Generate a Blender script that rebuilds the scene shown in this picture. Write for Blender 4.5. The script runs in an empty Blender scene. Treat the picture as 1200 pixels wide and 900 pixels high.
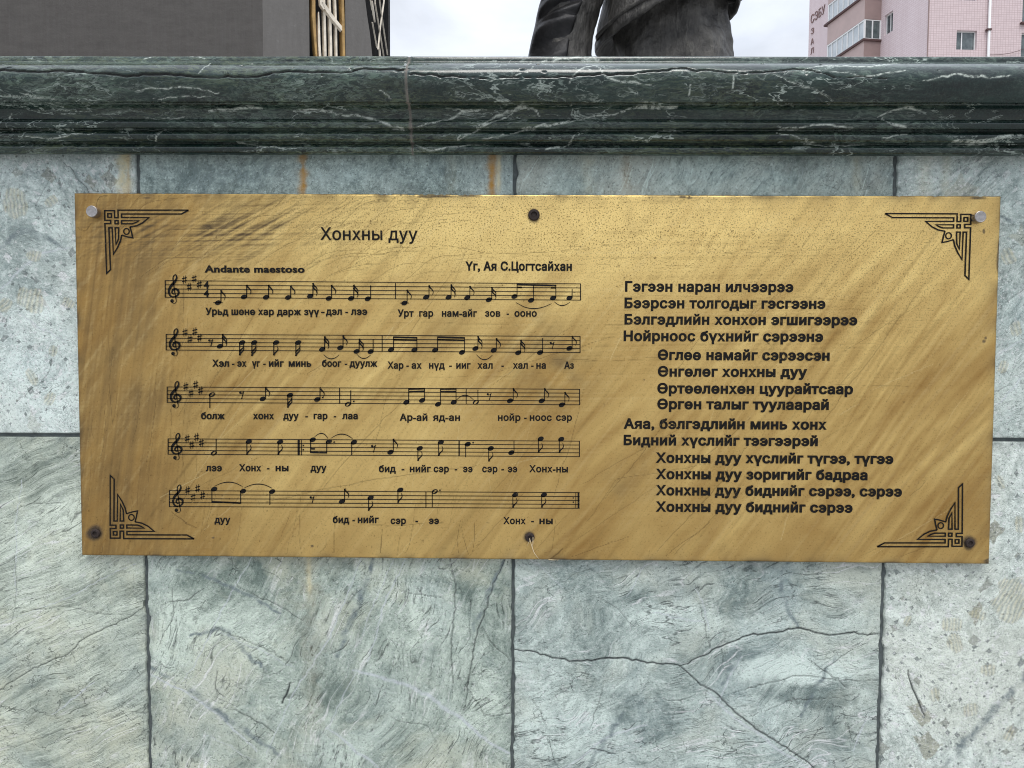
import bpy, bmesh, math, random
import numpy as np
from mathutils import Vector, Matrix

random.seed(7)
rng = np.random.default_rng(11)
S = bpy.context.scene
COL = S.collection

# ------------------------------------------------------------------ camera
F = 866.7                       # focal length of the 1200x900 photograph, in its pixels
CAM = np.array([0.0, -1.0, 1.40])
PITCH, YAW, ROLL = (math.radians(a) for a in (-2.868, -0.482, 0.224))
cp, sp, cy, sy, cr, sr = math.cos(PITCH), math.sin(PITCH), math.cos(YAW), math.sin(YAW), math.cos(ROLL), math.sin(ROLL)
FW = np.array([sy * cp, cy * cp, sp])
_rt = np.array([cy, -sy, 0.0])
_up = np.cross(_rt, FW)
RT = cr * _rt + sr * _up
UP = -sr * _rt + cr * _up
cd = bpy.data.cameras.new('camera')
cam = bpy.data.objects.new('camera', cd)
COL.objects.link(cam)
cd.sensor_width = 36.0
cd.lens = F / 1200 * 36.0
cd.clip_start, cd.clip_end = 0.02, 6000
cam.matrix_world = Matrix(((RT[0], UP[0], -FW[0], CAM[0]), (RT[1], UP[1], -FW[1], CAM[1]),
                           (RT[2], UP[2], -FW[2], CAM[2]), (0, 0, 0, 1)))
S.camera = cam

# ------------------------------------------------------------------ view, sky, sun
S.view_settings.view_transform = 'Standard'
S.view_settings.look = 'None'
S.view_settings.gamma = 1.0
S.view_settings.use_curve_mapping = False
S.view_settings.exposure = 0.1
S.cycles.filter_width = 1.05

SUN_EL, SUN_AZ = math.radians(60), math.radians(172)      # azimuth clockwise from +Y (behind the camera)
W = bpy.data.worlds.new('World')
S.world = W
W.use_nodes = True
wt = W.node_tree
wt.nodes.clear()


class G:
    """a tiny node-graph writer"""
    def __init__(self, tree):
        self.t = tree

    def n(self, kind, **kw):
        nd = self.t.nodes.new(kind)
        for k, v in kw.items():
            setattr(nd, k, v)
        return nd

    def put(self, nd, key, v):
        s = nd.inputs[key]
        if isinstance(v, bpy.types.NodeSocket):
            self.t.links.new(v, s)
        elif isinstance(v, (int, float)):
            s.default_value = v if s.type in ('VALUE', 'INT') else ((v, v, v, 1.0) if s.type == 'RGBA' else (v, v, v))
        else:
            v = tuple(v)
            s.default_value = v + (1.0,) if (s.type == 'RGBA' and len(v) == 3) else v

    def m(self, op, a, b=0.0, c=0.0, clamp=False):
        nd = self.n('ShaderNodeMath', operation=op, use_clamp=clamp)
        self.put(nd, 0, a)
        self.put(nd, 1, b)
        self.put(nd, 2, c)
        return nd.outputs[0]

    def v(self, op, a, b=(0, 0, 0)):
        nd = self.n('ShaderNodeVectorMath', operation=op)
        self.put(nd, 0, a)
        if op == 'SCALE':
            self.put(nd, 'Scale', b)
        else:
            self.put(nd, 1, b)
        return nd.outputs[0]

    def noise(self, vec, scale, detail=4, rough=0.55, dist=0.0, color=False):
        nd = self.n('ShaderNodeTexNoise')
        self.put(nd, 'Vector', vec)
        for k, q in (('Scale', scale), ('Detail', detail), ('Roughness', rough), ('Distortion', dist)):
            self.put(nd, k, q)
        return nd.outputs['Color' if color else 'Fac']

    def vor(self, vec, scale, feature='F1', rand=1.0, out='Distance'):
        nd = self.n('ShaderNodeTexVoronoi', feature=feature)
        self.put(nd, 'Vector', vec)
        self.put(nd, 'Scale', scale)
        self.put(nd, 'Randomness', rand)
        return nd.outputs[out]

    def map(self, vec, loc=(0, 0, 0), rot=(0, 0, 0), scale=(1, 1, 1)):
        nd = self.n('ShaderNodeMapping')
        self.put(nd, 'Vector', vec)
        self.put(nd, 'Location', loc)
        self.put(nd, 'Rotation', rot)
        self.put(nd, 'Scale', scale)
        return nd.outputs[0]

    def rng(self, v, a, b, c=0.0, d=1.0, smooth=False):
        nd = self.n('ShaderNodeMapRange', clamp=True, interpolation_type='SMOOTHSTEP' if smooth else 'LINEAR')
        for k, q in zip(range(5), (v, a, b, c, d)):
            self.put(nd, k, q)
        return nd.outputs[0]

    def mix(self, f, a, b, mode='MIX'):
        nd = self.n('ShaderNodeMix', data_type='RGBA', blend_type=mode)
        nd.clamp_factor = True
        self.put(nd, 0, f)
        self.put(nd, 6, a)
        self.put(nd, 7, b)
        return nd.outputs[2]

    def ridge(self, n, w):
        """1 on the 0.5 level line of a noise, falling to 0 at +-w"""
        return self.rng(self.m('ABSOLUTE', self.m('SUBTRACT', n, 0.5)), 0.0, w, 1.0, 0.0)

    def attr(self, name, out='Fac'):
        return self.n('ShaderNodeAttribute', attribute_name=name).outputs[out]

    def bump(self, h, strength, dist=0.001, normal=None):
        nd = self.n('ShaderNodeBump')
        self.put(nd, 'Height', h)
        self.put(nd, 'Strength', strength)
        self.put(nd, 'Distance', dist)
        if normal is not None:
            self.put(nd, 'Normal', normal)
        return nd.outputs[0]


def srgb(r, g, b):
    return tuple(((c / 255 / 12.92) if c / 255 <= 0.04045 else ((c / 255 + 0.055) / 1.055) ** 2.4) for c in (r, g, b))


g = G(wt)
wout = g.n('ShaderNodeOutputWorld')
bg = g.n('ShaderNodeBackground')
sky = g.n('ShaderNodeTexSky', sky_type='NISHITA')
sky.sun_disc = False
sky.sun_elevation = SUN_EL
sky.sun_rotation = SUN_AZ
dirv = g.n('ShaderNodeTexCoord').outputs['Generated']
elev = g.n('ShaderNodeSeparateXYZ')
g.put(elev, 0, dirv)
ez = g.m('MAXIMUM', elev.outputs[2], 0.0)
flat = g.map(dirv, scale=(1, 1, 2.2))
cl = g.noise(flat, 2.6, 7, 0.55, 0.4)
cloud_l = g.m('MULTIPLY_ADD', g.m('POWER', ez, 1.5), 11.5, 4.75)                        # an overcast sky is brighter overhead
cloud_l = g.m('MULTIPLY', cloud_l, g.rng(cl, 0.36, 0.64, 0.74, 1.06))
cloud_c = g.v('SCALE', (0.96, 1.02, 1.13), cloud_l)
cover = g.rng(g.noise(flat, 1.7, 6, 0.6, 0.3), 0.34, 0.6, 0.78, 1.0)
g.put(bg, 'Color', g.mix(cover, sky.outputs[0], cloud_c))
g.put(bg, 'Strength', 0.13)
wt.links.new(bg.outputs[0], wout.inputs[0])

sl = bpy.data.lights.new('sun', 'SUN')
sl.energy = 1.5
sl.angle = math.radians(24)
sl.color = (1.0, 0.965, 0.91)
sun = bpy.data.objects.new('sun', sl)
COL.objects.link(sun)
sd = Vector((math.sin(SUN_AZ) * math.cos(SUN_EL), math.cos(SUN_AZ) * math.cos(SUN_EL), math.sin(SUN_EL)))
sun.rotation_euler = sd.to_track_quat('Z', 'Y').to_euler()


# ------------------------------------------------------------------ helpers
def ray(px, py):
    return (px - 600) / F * RT + (450 - py) / F * UP + FW


def on_y(px, py, Y):
    """where the sight line of a photo pixel meets the upright plane y = Y"""
    d = ray(px, py)
    return CAM + d * ((Y - CAM[1]) / d[1])


def hit(px, py, org, dirn):
    """(distance along dirn, height) where a photo pixel's sight line meets an upright wall"""
    d = ray(px, py)
    A_ = np.array([[d[0], -dirn[0]], [d[1], -dirn[1]]])
    t, s_ = np.linalg.solve(A_, org - CAM[:2])
    return s_, CAM[2] + t * d[2]


def tag(o, label=None, cat=None, group=None, kind=None):
    if label:
        o['label'] = label
    if cat:
        o['category'] = cat
    if group:
        o['group'] = group
    if kind:
        o['kind'] = kind
    return o


def empty(name, loc, label=None, cat=None, group=None):
    o = bpy.data.objects.new(name, None)
    o.empty_display_size = 0.1
    COL.objects.link(o)
    o.location = loc
    return tag(o, label, cat, group)


def link(name, me, mat=None, parent=None, label=None):
    o = bpy.data.objects.new(name, me)
    COL.objects.link(o)
    if mat is not None:
        me.materials.append(mat)
    if parent is not None:
        o.parent = parent
        q, base = parent, Vector((0, 0, 0))
        while q is not None:
            base += q.location
            q = q.parent
        o.location = -base                # meshes are written in world coordinates
    if label:
        o['label'] = label
    return o


def rebase(o):
    """move a part's origin to its middle, keeping it where it is"""
    me = o.data
    n = len(me.vertices)
    co = np.empty(n * 3, np.float32)
    me.vertices.foreach_get('co', co)
    co = co.reshape(-1, 3)
    c = (co.min(0) + co.max(0)) / 2
    me.vertices.foreach_set('co', (co - c).ravel())
    o.location = o.location + Vector([float(t) for t in c])
    return o


class MB:
    """collects shapes into one mesh"""
    def __init__(self):
        self.v, self.f = [], []

    def poly(self, pts):
        b = len(self.v)
        self.v += [tuple(float(c) for c in p) for p in pts]
        self.f.append(tuple(range(b, b + len(pts))))

    def box(self, p0, p1, bev=0.0):
        x0, y0, z0 = p0
        x1, y1, z1 = p1
        self.hexa([(x0, y0, z0), (x1, y0, z0), (x1, y1, z0), (x0, y1, z0),
                   (x0, y0, z1), (x1, y0, z1), (x1, y1, z1), (x0, y1, z1)])

    def hexa(self, p):
        b = len(self.v)
        self.v += [tuple(float(c) for c in q) for q in p]
        for q in ((0, 3, 2, 1), (4, 5, 6, 7), (0, 1, 5, 4), (1, 2, 6, 5), (2, 3, 7, 6), (3, 0, 4, 7)):
            self.f.append(tuple(b + i for i in q))

    def tube(self, pts, rad, n=8, cap=True):
        pts = [Vector(p) for p in pts]
        b = len(self.v)
        for i, p in enumerate(pts):
            t = (pts[min(i + 1, len(pts) - 1)] - pts[max(i - 1, 0)]).normalized()
            a = t.cross(Vector((0, 0, 1)) if abs(t.z) < 0.9 else Vector((1, 0, 0))).normalized()
            c = t.cross(a)
            r = rad[i] if hasattr(rad, '__len__') else rad
            for k in range(n):
                w = 2 * math.pi * k / n
                self.v.append(tuple(p + a * (r * math.cos(w)) + c * (r * math.sin(w))))
        for i in range(len(pts) - 1):
            for k in range(n):
                k2 = (k + 1) % n
                self.f.append((b + i * n + k, b + i * n + k2, b + (i + 1) * n + k2, b + (i + 1) * n + k))
        if cap:
            self.f.append(tuple(b + k for k in range(n))[::-1])
            e = b + (len(pts) - 1) * n
            self.f.append(tuple(e + k for k in range(n)))

    def loft(self, rings, cap=True):
        n = len(rings[0])
        b = len(self.v)
        for r in rings:
            self.v += [tuple(float(c) for c in p) for p in r]
        for i in range(len(rings) - 1):
            for k in range(n):
                k2 = (k + 1) % n
                self.f.append((b + i * n + k, b + i * n + k2, b + (i + 1) * n + k2, b + (i + 1) * n + k))
        if cap:
            self.f.append(tuple(b + k for k in range(n))[::-1])
            e = b + (len(rings) - 1) * n
            self.f.append(tuple(e + k for k in range(n)))

    def mesh(self, name, smooth=False):
        me = bpy.data.meshes.new(name)
        me.from_pydata(self.v, [], self.f)
        bm = bmesh.new()
        bm.from_mesh(me)
        bmesh.ops.recalc_face_normals(bm, faces=bm.faces)
        bm.to_mesh(me)
        bm.free()
        if smooth:
            me.shade_smooth()
        return me

    def build(self, name, mat=None, parent=None, smooth=False, label=None):
        return link(name, self.mesh(name, smooth), mat, parent, label)


def grid_mesh(name, P, attrs=None, skirt=None, smooth=True):
    """P is (rows, cols, 3); skirt = list of offsets (3-vectors) that carry the border backwards"""
    nr, nc = P.shape[:2]
    V = P.reshape(-1, 3)
    idx = np.arange(nr * nc).reshape(nr, nc)
    quads = [np.stack([idx[:-1, :-1], idx[:-1, 1:], idx[1:, 1:], idx[1:, :-1]], -1).reshape(-1, 4)]
    if skirt is not None:
        ring = np.concatenate([idx[0, :], idx[1:, -1], idx[-1, -2::-1], idx[-2:0:-1, 0]])
        nb = len(V)
        V = np.concatenate([V, V[ring] * np.array([1, 0, 1]) + np.array([0, skirt, 0])])
        j = np.arange(len(ring))
        j2 = (j + 1) % len(ring)
        quads.append(np.stack([ring[j2], ring[j], nb + j, nb + j2], -1))
    Q = np.concatenate(quads)
    me = bpy.data.meshes.new(name)
    me.vertices.add(len(V))
    me.vertices.foreach_set('co', V.astype(np.float32).ravel())
    me.loops.add(Q.size)
    me.loops.foreach_set('vertex_index', Q.astype(np.int32).ravel())
    me.polygons.add(len(Q))
    me.polygons.foreach_set('loop_start', np.arange(0, Q.size, 4, dtype=np.int32))
    me.polygons.foreach_set('loop_total', np.full(len(Q), 4, np.int32))
    me.update(calc_edges=True)
    for k, a in (attrs or {}).items():
        at = me.attributes.new(k, 'FLOAT', 'POINT')
        full = np.zeros(len(V), np.float32)
        full[:nr * nc] = a.ravel()
        at.data.foreach_set('value', full)
    if smooth:
        me.shade_smooth()
    return me


def fnoise(shape, step, lx, lz=None, ang=0.0, seed=0, power=None):
    """smooth random field on a grid (unit variance); lx, lz = feature lengths in metres, ang = direction of lx"""
    r = np.random.default_rng(seed)
    w = np.fft.rfft2(r.standard_normal(shape))
    kz = np.fft.fftfreq(shape[0], step)[:, None]
    kx = np.fft.rfftfreq(shape[1], step)[None, :]
    lz = lx if lz is None else lz
    a = kx * math.cos(ang) + kz * math.sin(ang)
    b = -kx * math.sin(ang) + kz * math.cos(ang)
    q = (a * lx) ** 2 + (b * lz) ** 2
    filt = np.exp(-q * 2.0) if power is None else 1.0 / (1.0 + q * 6) ** power
    f = np.fft.irfft2(w * filt, s=shape)
    f -= f.mean()
    return f / (f.std() + 1e-9)


def wiggle(pts, amp, seg=0.006, seed=0):
    """a polyline in (x, z) resampled finely and roughened sideways"""
    r = np.random.default_rng(seed)
    pts = np.asarray(pts, float)
    L = np.concatenate([[0], np.cumsum(np.hypot(*np.diff(pts, axis=0).T))])
    n = max(6, int(L[-1] / seg))
    t = np.linspace(0, L[-1], n)
    P = np.stack([np.interp(t, L, pts[:, 0]), np.interp(t, L, pts[:, 1])], -1)
    k = np.array([1, 2, 1]) / 4
    for _ in range(2):
        P[1:-1] = P[:-2] * .25 + P[1:-1] * .5 + P[2:] * .25
    off = r.standard_normal((n, 2)) * amp
    off2 = np.stack([np.convolve(r.standard_normal(n), np.ones(5) / 5, 'same'),
                     np.convolve(r.standard_normal(n), np.ones(5) / 5, 'same')], -1) * amp * 2
    return P + off * 0.5 + off2


def line_field(X, Z, pts, w, taper=True):
    """soft mask of a polyline on grids X, Z (metres); w = half width"""
    out = np.zeros_like(X, dtype=np.float32)
    n = len(pts) - 1
    xs, zs = X[0], Z[:, 0]
    flip = zs[0] > zs[-1]
    for i in range(n):
        a, b = pts[i], pts[i + 1]
        ww = w
        if taper:
            t = i / n
            ww = w * (0.45 + 0.55 * math.sin(math.pi * min(1, max(0, t * .9 + .05))))
        m = ww * 2.2 + 0.002
        i0, i1 = np.searchsorted(xs, [min(a[0], b[0]) - m, max(a[0], b[0]) + m])
        if flip:
            j0, j1 = np.searchsorted(-zs, [-(max(a[1], b[1]) + m), -(min(a[1], b[1]) - m)])
        else:
            j0, j1 = np.searchsorted(zs, [min(a[1], b[1]) - m, max(a[1], b[1]) + m])
        if i1 <= i0 or j1 <= j0:
            continue
        x, z = X[j0:j1, i0:i1], Z[j0:j1, i0:i1]
        d = b - a
        L2 = d @ d + 1e-12
        t = np.clip(((x - a[0]) * d[0] + (z - a[1]) * d[1]) / L2, 0, 1)
        ds = np.hypot(x - a[0] - t * d[0], z - a[1] - t * d[1])
        out[j0:j1, i0:i1] = np.maximum(out[j0:j1, i0:i1], np.clip(1.5 - ds / ww, 0, 1))
    return out


def new_mat(name):
    m = bpy.data.materials.new(name)
    m.use_nodes = True
    m.node_tree.nodes.clear()
    g = G(m.node_tree)
    o = g.n('ShaderNodeOutputMaterial')
    b = g.n('ShaderNodeBsdfPrincipled')
    m.node_tree.links.new(b.outputs[0], o.inputs[0])
    pos = g.n('ShaderNodeNewGeometry').outputs['Position']
    return m, g, b, pos


def simple_mat(name, col, rough=0.6, metal=0.0, var=0.15, scale=20.0, bump=0.0, spec=0.5):
    m, g, b, pos = new_mat(name)
    n = g.noise(pos, scale, 6, 0.6)
    lo = tuple(c * (1 - var) for c in col)
    hi = tuple(min(1, c * (1 + var)) for c in col)
    g.put(b, 'Base Color', g.mix(g.rng(n, 0.3, 0.7), lo, hi))
    g.put(b, 'Roughness', g.rng(n, 0.3, 0.7, rough * 0.85, min(1, rough * 1.15)))
    g.put(b, 'Metallic', metal)
    g.put(b, 'Specular IOR Level', spec)
    if bump:
        g.put(b, 'Normal', g.bump(n, bump, 1.0 / scale * 0.1))
    return m


# ------------------------------------------------------------------ the ground
m, g, b, pos = new_mat('paving')
br = g.n('ShaderNodeTexBrick')
g.put(br, 'Vector', pos)
g.put(br, 'Scale', 1.0)
for k, q in (('Brick Width', 0.6), ('Row Height', 0.3), ('Mortar Size', 0.006)):
    g.put(br, k, q)
g.put(br, 'Color1', (0.30, 0.29, 0.28))
g.put(br, 'Color2', (0.36, 0.35, 0.34))
g.put(br, 'Mortar', (0.12, 0.12, 0.12))
g.put(b, 'Base Color', g.mix(g.rng(g.noise(pos, 3, 8, 0.65), 0.35, 0.7, 0, 0.35), br.outputs[0], (0.2, 0.2, 0.19)))
g.put(b, 'Roughness', 0.8)
PAVE = m
mb = MB()
mb.poly([(-2500, -2500, 0), (2500, -2500, 0), (2500, 2500, 0), (-2500, 2500, 0)])
tag(mb.build('ground', PAVE), kind='structure')


# ------------------------------------------------------------------ stone
def stone_mat(name, dark, light, warm, ang=30.0, stretch=6.0, fol=0.6, clast=0.0, hair=0.5, seed=0, fleck=0.4,
              fine=90.0, warmth=0.4, warp=0.03, cool=0.3):
    dark = tuple(t * k for t, k in zip(dark, (.80, .84, .80)))
    light = tuple(t * k for t, k in zip(light, (1.12, 1.14, 1.10)))
    m, g, b, pos = new_mat(name)
    P = g.v('ADD', pos, (seed * 3.7, seed * 1.3, seed * 2.1))
    w = g.v('SCALE', g.v('SUBTRACT', g.noise(P, 6, 2, 0.5, color=True), (.5, .5, .5)), warp * 2)
    w2 = g.v('SCALE', g.v('SUBTRACT', g.noise(P, 70, 3, 0.6, color=True), (.5, .5, .5)), 0.004)
    Wp = g.v('ADD', g.v('ADD', P, w), w2)
    # coordinates along and across the grain of the stone
    sp = g.n('ShaderNodeSeparateXYZ')
    g.put(sp, 0, Wp)
    th = math.radians(ang)
    al = g.m('ADD', g.m('MULTIPLY', sp.outputs[0], math.cos(th)), g.m('MULTIPLY', sp.outputs[2], math.sin(th)))
    ac = g.m('SUBTRACT', g.m('MULTIPLY', sp.outputs[2], math.cos(th)), g.m('MULTIPLY', sp.outputs[0], math.sin(th)))

    def grain(st, off=0.0):
        cb = g.n('ShaderNodeCombineXYZ')
        g.put(cb, 0, g.m('MULTIPLY', al, 1.0 / st))
        g.put(cb, 1, off)
        g.put(cb, 2, ac)
        return cb.outputs[0]
    big = g.rng(g.noise(Wp, 7, 6, 0.62), 0.36, 0.64)
    fo1 = g.rng(g.noise(grain(stretch), fine * .45, 7, 0.72), 0.36, 0.64)
    fo2 = g.rng(g.noise(grain(stretch * 1.4, 3.0), fine * 1.5, 5, 0.75), 0.36, 0.64)
    mo = g.rng(g.noise(Wp, 75, 8, 0.78), 0.38, 0.62)
    bw = 0.14 if clast > .5 else 0.34
    tone = g.m('ADD', g.m('MULTIPLY_ADD', big, bw, (0.34 - bw) * .62), g.m('ADD', g.m('MULTIPLY', mo, 0.66 * (1 - fol)), g.m('MULTIPLY', g.m('ADD', fo1, fo2), 0.33 * fol)))
    tone = g.m('ADD', tone, g.attr('tone'))
    tone = g.rng(tone, 0.18, 0.80)
    col = g.mix(tone, dark, light)
    col = g.mix(g.rng(g.noise(Wp, 5, 6, 0.65), 0.45, 0.62, 0, min(1, warmth * 1.3)), col, warm)
    col = g.mix(g.rng(g.noise(g.v('ADD', Wp, (8, 3, 5)), 6, 6, 0.65), 0.50, 0.64, 0, cool * .7), col, (0.32, 0.41, 0.44))
    h = g.m('MULTIPLY', tone, 0.25)
    # angular fragments (breccia)
    if clast > 0:
        for q, (sc, t_, tint, am) in enumerate(((15, .76, (0.33, 0.33, 0.25), .8), (30, .72, (0.27, 0.285, 0.24), .75), (50, .62, (0.80, 0.83, 0.79), .6), (60, .70, (0.17, 0.20, 0.19), .75), (115, .66, (0.13, 0.155, 0.15), .75), (120, .62, (0.82, 0.85, 0.82), .55))):
            vn = g.n('ShaderNodeTexVoronoi', feature='F1', distance='MINKOWSKI')
            g.put(vn, 'Vector', g.v('ADD', Wp, (q * 1.7, 0, q * 2.3)))
            g.put(vn, 'Scale', sc)
            g.put(vn, 'Exponent', 0.8)
            sep = g.n('ShaderNodeSeparateColor')
            g.put(sep, 0, vn.outputs['Color'])
            core = g.rng(g.m('ADD', vn.outputs['Distance'], g.m('MULTIPLY', g.noise(P, 150, 3, .7), .25)), 0.55, 0.60, 1, 0)
            mk = g.m('MULTIPLY', core, g.rng(sep.outputs[0], t_, t_ + 0.03))
            st = g.map(g.v('ADD', Wp, g.v('SCALE', vn.outputs['Color'], 2.0)), rot=(0, 1.1, 0), scale=(0.12, 1, 1))
            stripe = g.rng(g.noise(st, 240, 2, 0.5), 0.42, 0.58)
            cc = g.mix(stripe, tuple(t * 0.78 for t in tint), tuple(min(.85, t * 1.22) for t in tint))
            col = g.mix(g.m('MULTIPLY', mk, clast * am), col, cc)
            h = g.m('SUBTRACT', h, g.m('MULTIPLY', mk, 0.10 * clast))
    # fine dark partings along the grain, broken into short runs
    gate = g.rng(g.noise(P, 14, 5, 0.65), 0.44, 0.58)
    run = g.rng(g.noise(grain(2.5, 7.0), 90, 3, 0.6), 0.45, 0.54)
    r1 = g.ridge(g.noise(grain(stretch * 1.2, 5.0), fine * .8, 2, 0.5), 0.03)
    k1 = g.m('MULTIPLY', g.m('MULTIPLY', r1, run), gate)
    col = g.mix(g.m('MULTIPLY', k1, 0.8 * hair), col, tuple(t * 0.30 for t in dark))
    h = g.m('SUBTRACT', h, g.m('MULTIPLY', k1, 0.5 * hair))
    r3 = g.ridge(g.noise(grain(stretch * .8, 15.0), fine * 1.9, 2, 0.5), 0.05)
    k3 = g.m('MULTIPLY', r3, g.rng(g.noise(P, 30, 4, 0.7), 0.44, 0.58))
    col = g.mix(g.m('MULTIPLY', k3, 0.35), col, tuple(t * 0.6 for t in dark))
    h = g.m('SUBTRACT', h, g.m('MULTIPLY', k3, 0.3))
    # and pale ones
    r2 = g.ridge(g.noise(grain(stretch * 1.6, 11.0), fine * .5, 2, 0.5), 0.02)
    k2 = g.m('MULTIPLY', r2, g.rng(g.noise(P, 10, 4, 0.6), 0.47, 0.6))
    col = g.mix(g.m('MULTIPLY', k2, 0.7 * hair), col, tuple(min(0.85, t * 1.35) for t in light))
    # angular crackle across the grain
    e = g.vor(g.v('ADD', P, g.v('SCALE', g.v('SUBTRACT', g.noise(P, 40, 4, 0.7, color=True), (.5, .5, .5)), .03)), 21, 'DISTANCE_TO_EDGE')
    ck = g.m('MULTIPLY', g.rng(e, 0.002, 0.017, 1, 0), g.m('MULTIPLY', g.rng(g.noise(P, 9, 4, 0.6), 0.50, 0.6), g.rng(g.noise(P, 40, 3, 0.6), .42, .55)))
    col = g.mix(g.m('MULTIPLY', ck, 0.8 * hair), col, tuple(t * 0.38 for t in dark))
    h = g.m('SUBTRACT', h, g.m('MULTIPLY', ck, 0.6 * hair))
    # grain: dark pits and pale flecks
    gr = g.noise(P, 330, 4, 0.75)
    col = g.mix(g.rng(gr, 0.55, 0.66, 0, 0.7), col, tuple(t * 0.42 for t in dark))
    fl = g.noise(g.v('ADD', P, (9, 9, 9)), 260, 5, 0.78)
    col = g.mix(g.m('MULTIPLY', g.rng(fl, 0.53, 0.64, 0, fleck), g.rng(tone, 0, .6, .25, 1)), col, tuple(min(0.85, t * 1.4) for t in light))
    h = g.m('ADD', h, g.m('MULTIPLY', g.m('SUBTRACT', fl, gr), 0.5))
    # drawn features carried by the slab's own vertices
    vein = g.attr('vein')
    vn_ = g.m('MULTIPLY', vein, g.rng(g.noise(P, 160, 4, 0.7), 0.3, 0.6, 0.4, 1.0))
    col = g.mix(vn_, col, (0.56, 0.60, 0.62))
    col = g.mix(g.m('MULTIPLY', g.attr('seam'), g.rng(g.noise(P, 110, 5, 0.75), 0.32, 0.60, 0.35, 0.95)), col, (0.15, 0.19, 0.20))
    col = g.mix(g.m('MULTIPLY', g.attr('rust'), g.rng(g.noise(P, 60, 5, 0.7), 0.35, 0.62, 0.5, 1.0)), col, (0.46, 0.24, 0.035))
    col = g.mix(g.m('MULTIPLY', g.attr('lime'), g.rng(g.noise(P, 90, 5, 0.7), 0.35, 0.62, 0.35, 1.0)), col, (0.66, 0.59, 0.36))
    col = g.mix(g.attr('crack'), col, (0.04, 0.048, 0.048))
    col = g.mix(g.m('MULTIPLY', g.attr('grime'), g.rng(g.noise(P, 40, 5, 0.7), 0.3, 0.65, 0.3, 1.0)), col, (0.15, 0.18, 0.175))
    g.put(b, 'Base Color', col)
    g.put(b, 'Roughness', g.rng(tone, 0, 1, 0.62, 0.5))
    g.put(b, 'Specular IOR Level', 0.35)
    g.put(b, 'Normal', g.bump(h, 0.7, 0.0026))
    return m


def px_line(pts, Y=0.0):
    return [(on_y(x, y, Y)[0], on_y(x, y, Y)[2]) for x, y in pts]


WX = [-0.5116, -0.0063, 0.5002]                       # the three joints seen; slabs are 0.506 wide
PITCHX = 0.506
ROWZ = [0.0, 0.641, 1.277, 1.665]                     # base, joint, joint, under the cornice
MORTAR = simple_mat('mortar', (0.085, 0.10, 0.10), 0.9, var=0.35, scale=140, bump=0.4)

monument = empty('monument_base', (0, 0.6, 0), 'stone clad monument base with dark green moulded cornice carrying the brass song plaque', 'monument')

STONES = {
    'far': stone_mat('slab_plain', (0.20, 0.24, 0.23), (0.46, 0.52, 0.49), (0.46, 0.47, 0.38), seed=3, clast=.3),
    'L1': stone_mat('slab_breccia_pale', (0.35, 0.41, 0.41), (0.68, 0.76, 0.74), (0.62, 0.645, 0.56), ang=20, stretch=1.6, fol=0.25, clast=1.0, hair=0.25, seed=1, fleck=0.7, warmth=.25, warp=.05),
    'C1': stone_mat('slab_teal', (0.17, 0.225, 0.225), (0.45, 0.545, 0.53), (0.42, 0.48, 0.44), ang=75, stretch=2.0, fol=0.3, hair=0.3, seed=4, fleck=0.6, warp=.05),
    'D1': stone_mat('slab_teal_brushed', (0.17, 0.22, 0.22), (0.46, 0.55, 0.53), (0.48, 0.49, 0.42), ang=68, stretch=4.0, fol=0.6, hair=0.8, seed=8, fleck=0.45, warp=.04),
    'R1': stone_mat('slab_breccia_blue', (0.26, 0.32, 0.32), (0.60, 0.68, 0.66), (0.57, 0.60, 0.52), ang=40, stretch=2.4, fol=0.4, clast=0.6, hair=0.5, seed=12, fleck=0.6, warmth=.25, warp=.05),
    'L2': stone_mat('slab_foliated', (0.235, 0.27, 0.235), (0.635, 0.69, 0.60), (0.64, 0.655, 0.50), ang=26, stretch=7.5, fol=0.9, hair=0.9, seed=15, fleck=0.3, fine=105, warmth=.65, warp=.035),
    'C2': stone_mat('slab_fractured', (0.20, 0.25, 0.225), (0.56, 0.63, 0.56), (0.60, 0.62, 0.48), ang=62, stretch=4.5, fol=0.7, hair=1.0, seed=19, fleck=0.4, fine=85, warmth=.6, warp=.06),
    'D2': stone_mat('slab_swirled', (0.215, 0.265, 0.26), (0.58, 0.66, 0.625), (0.62, 0.655, 0.55), ang=18, stretch=3.6, fol=0.6, hair=1.0, seed=23, fleck=0.45, fine=85, warmth=.5, warp=.075, cool=.4),
    'R2': stone_mat('slab_breccia_cream', (0.42, 0.47, 0.45), (0.74, 0.80, 0.76), (0.66, 0.675, 0.56), ang=60, stretch=1.6, fol=0.2, clast=1.0, hair=0.2, seed=27, fleck=0.65, warmth=.3, warp=.05, cool=.2),
}
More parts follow.
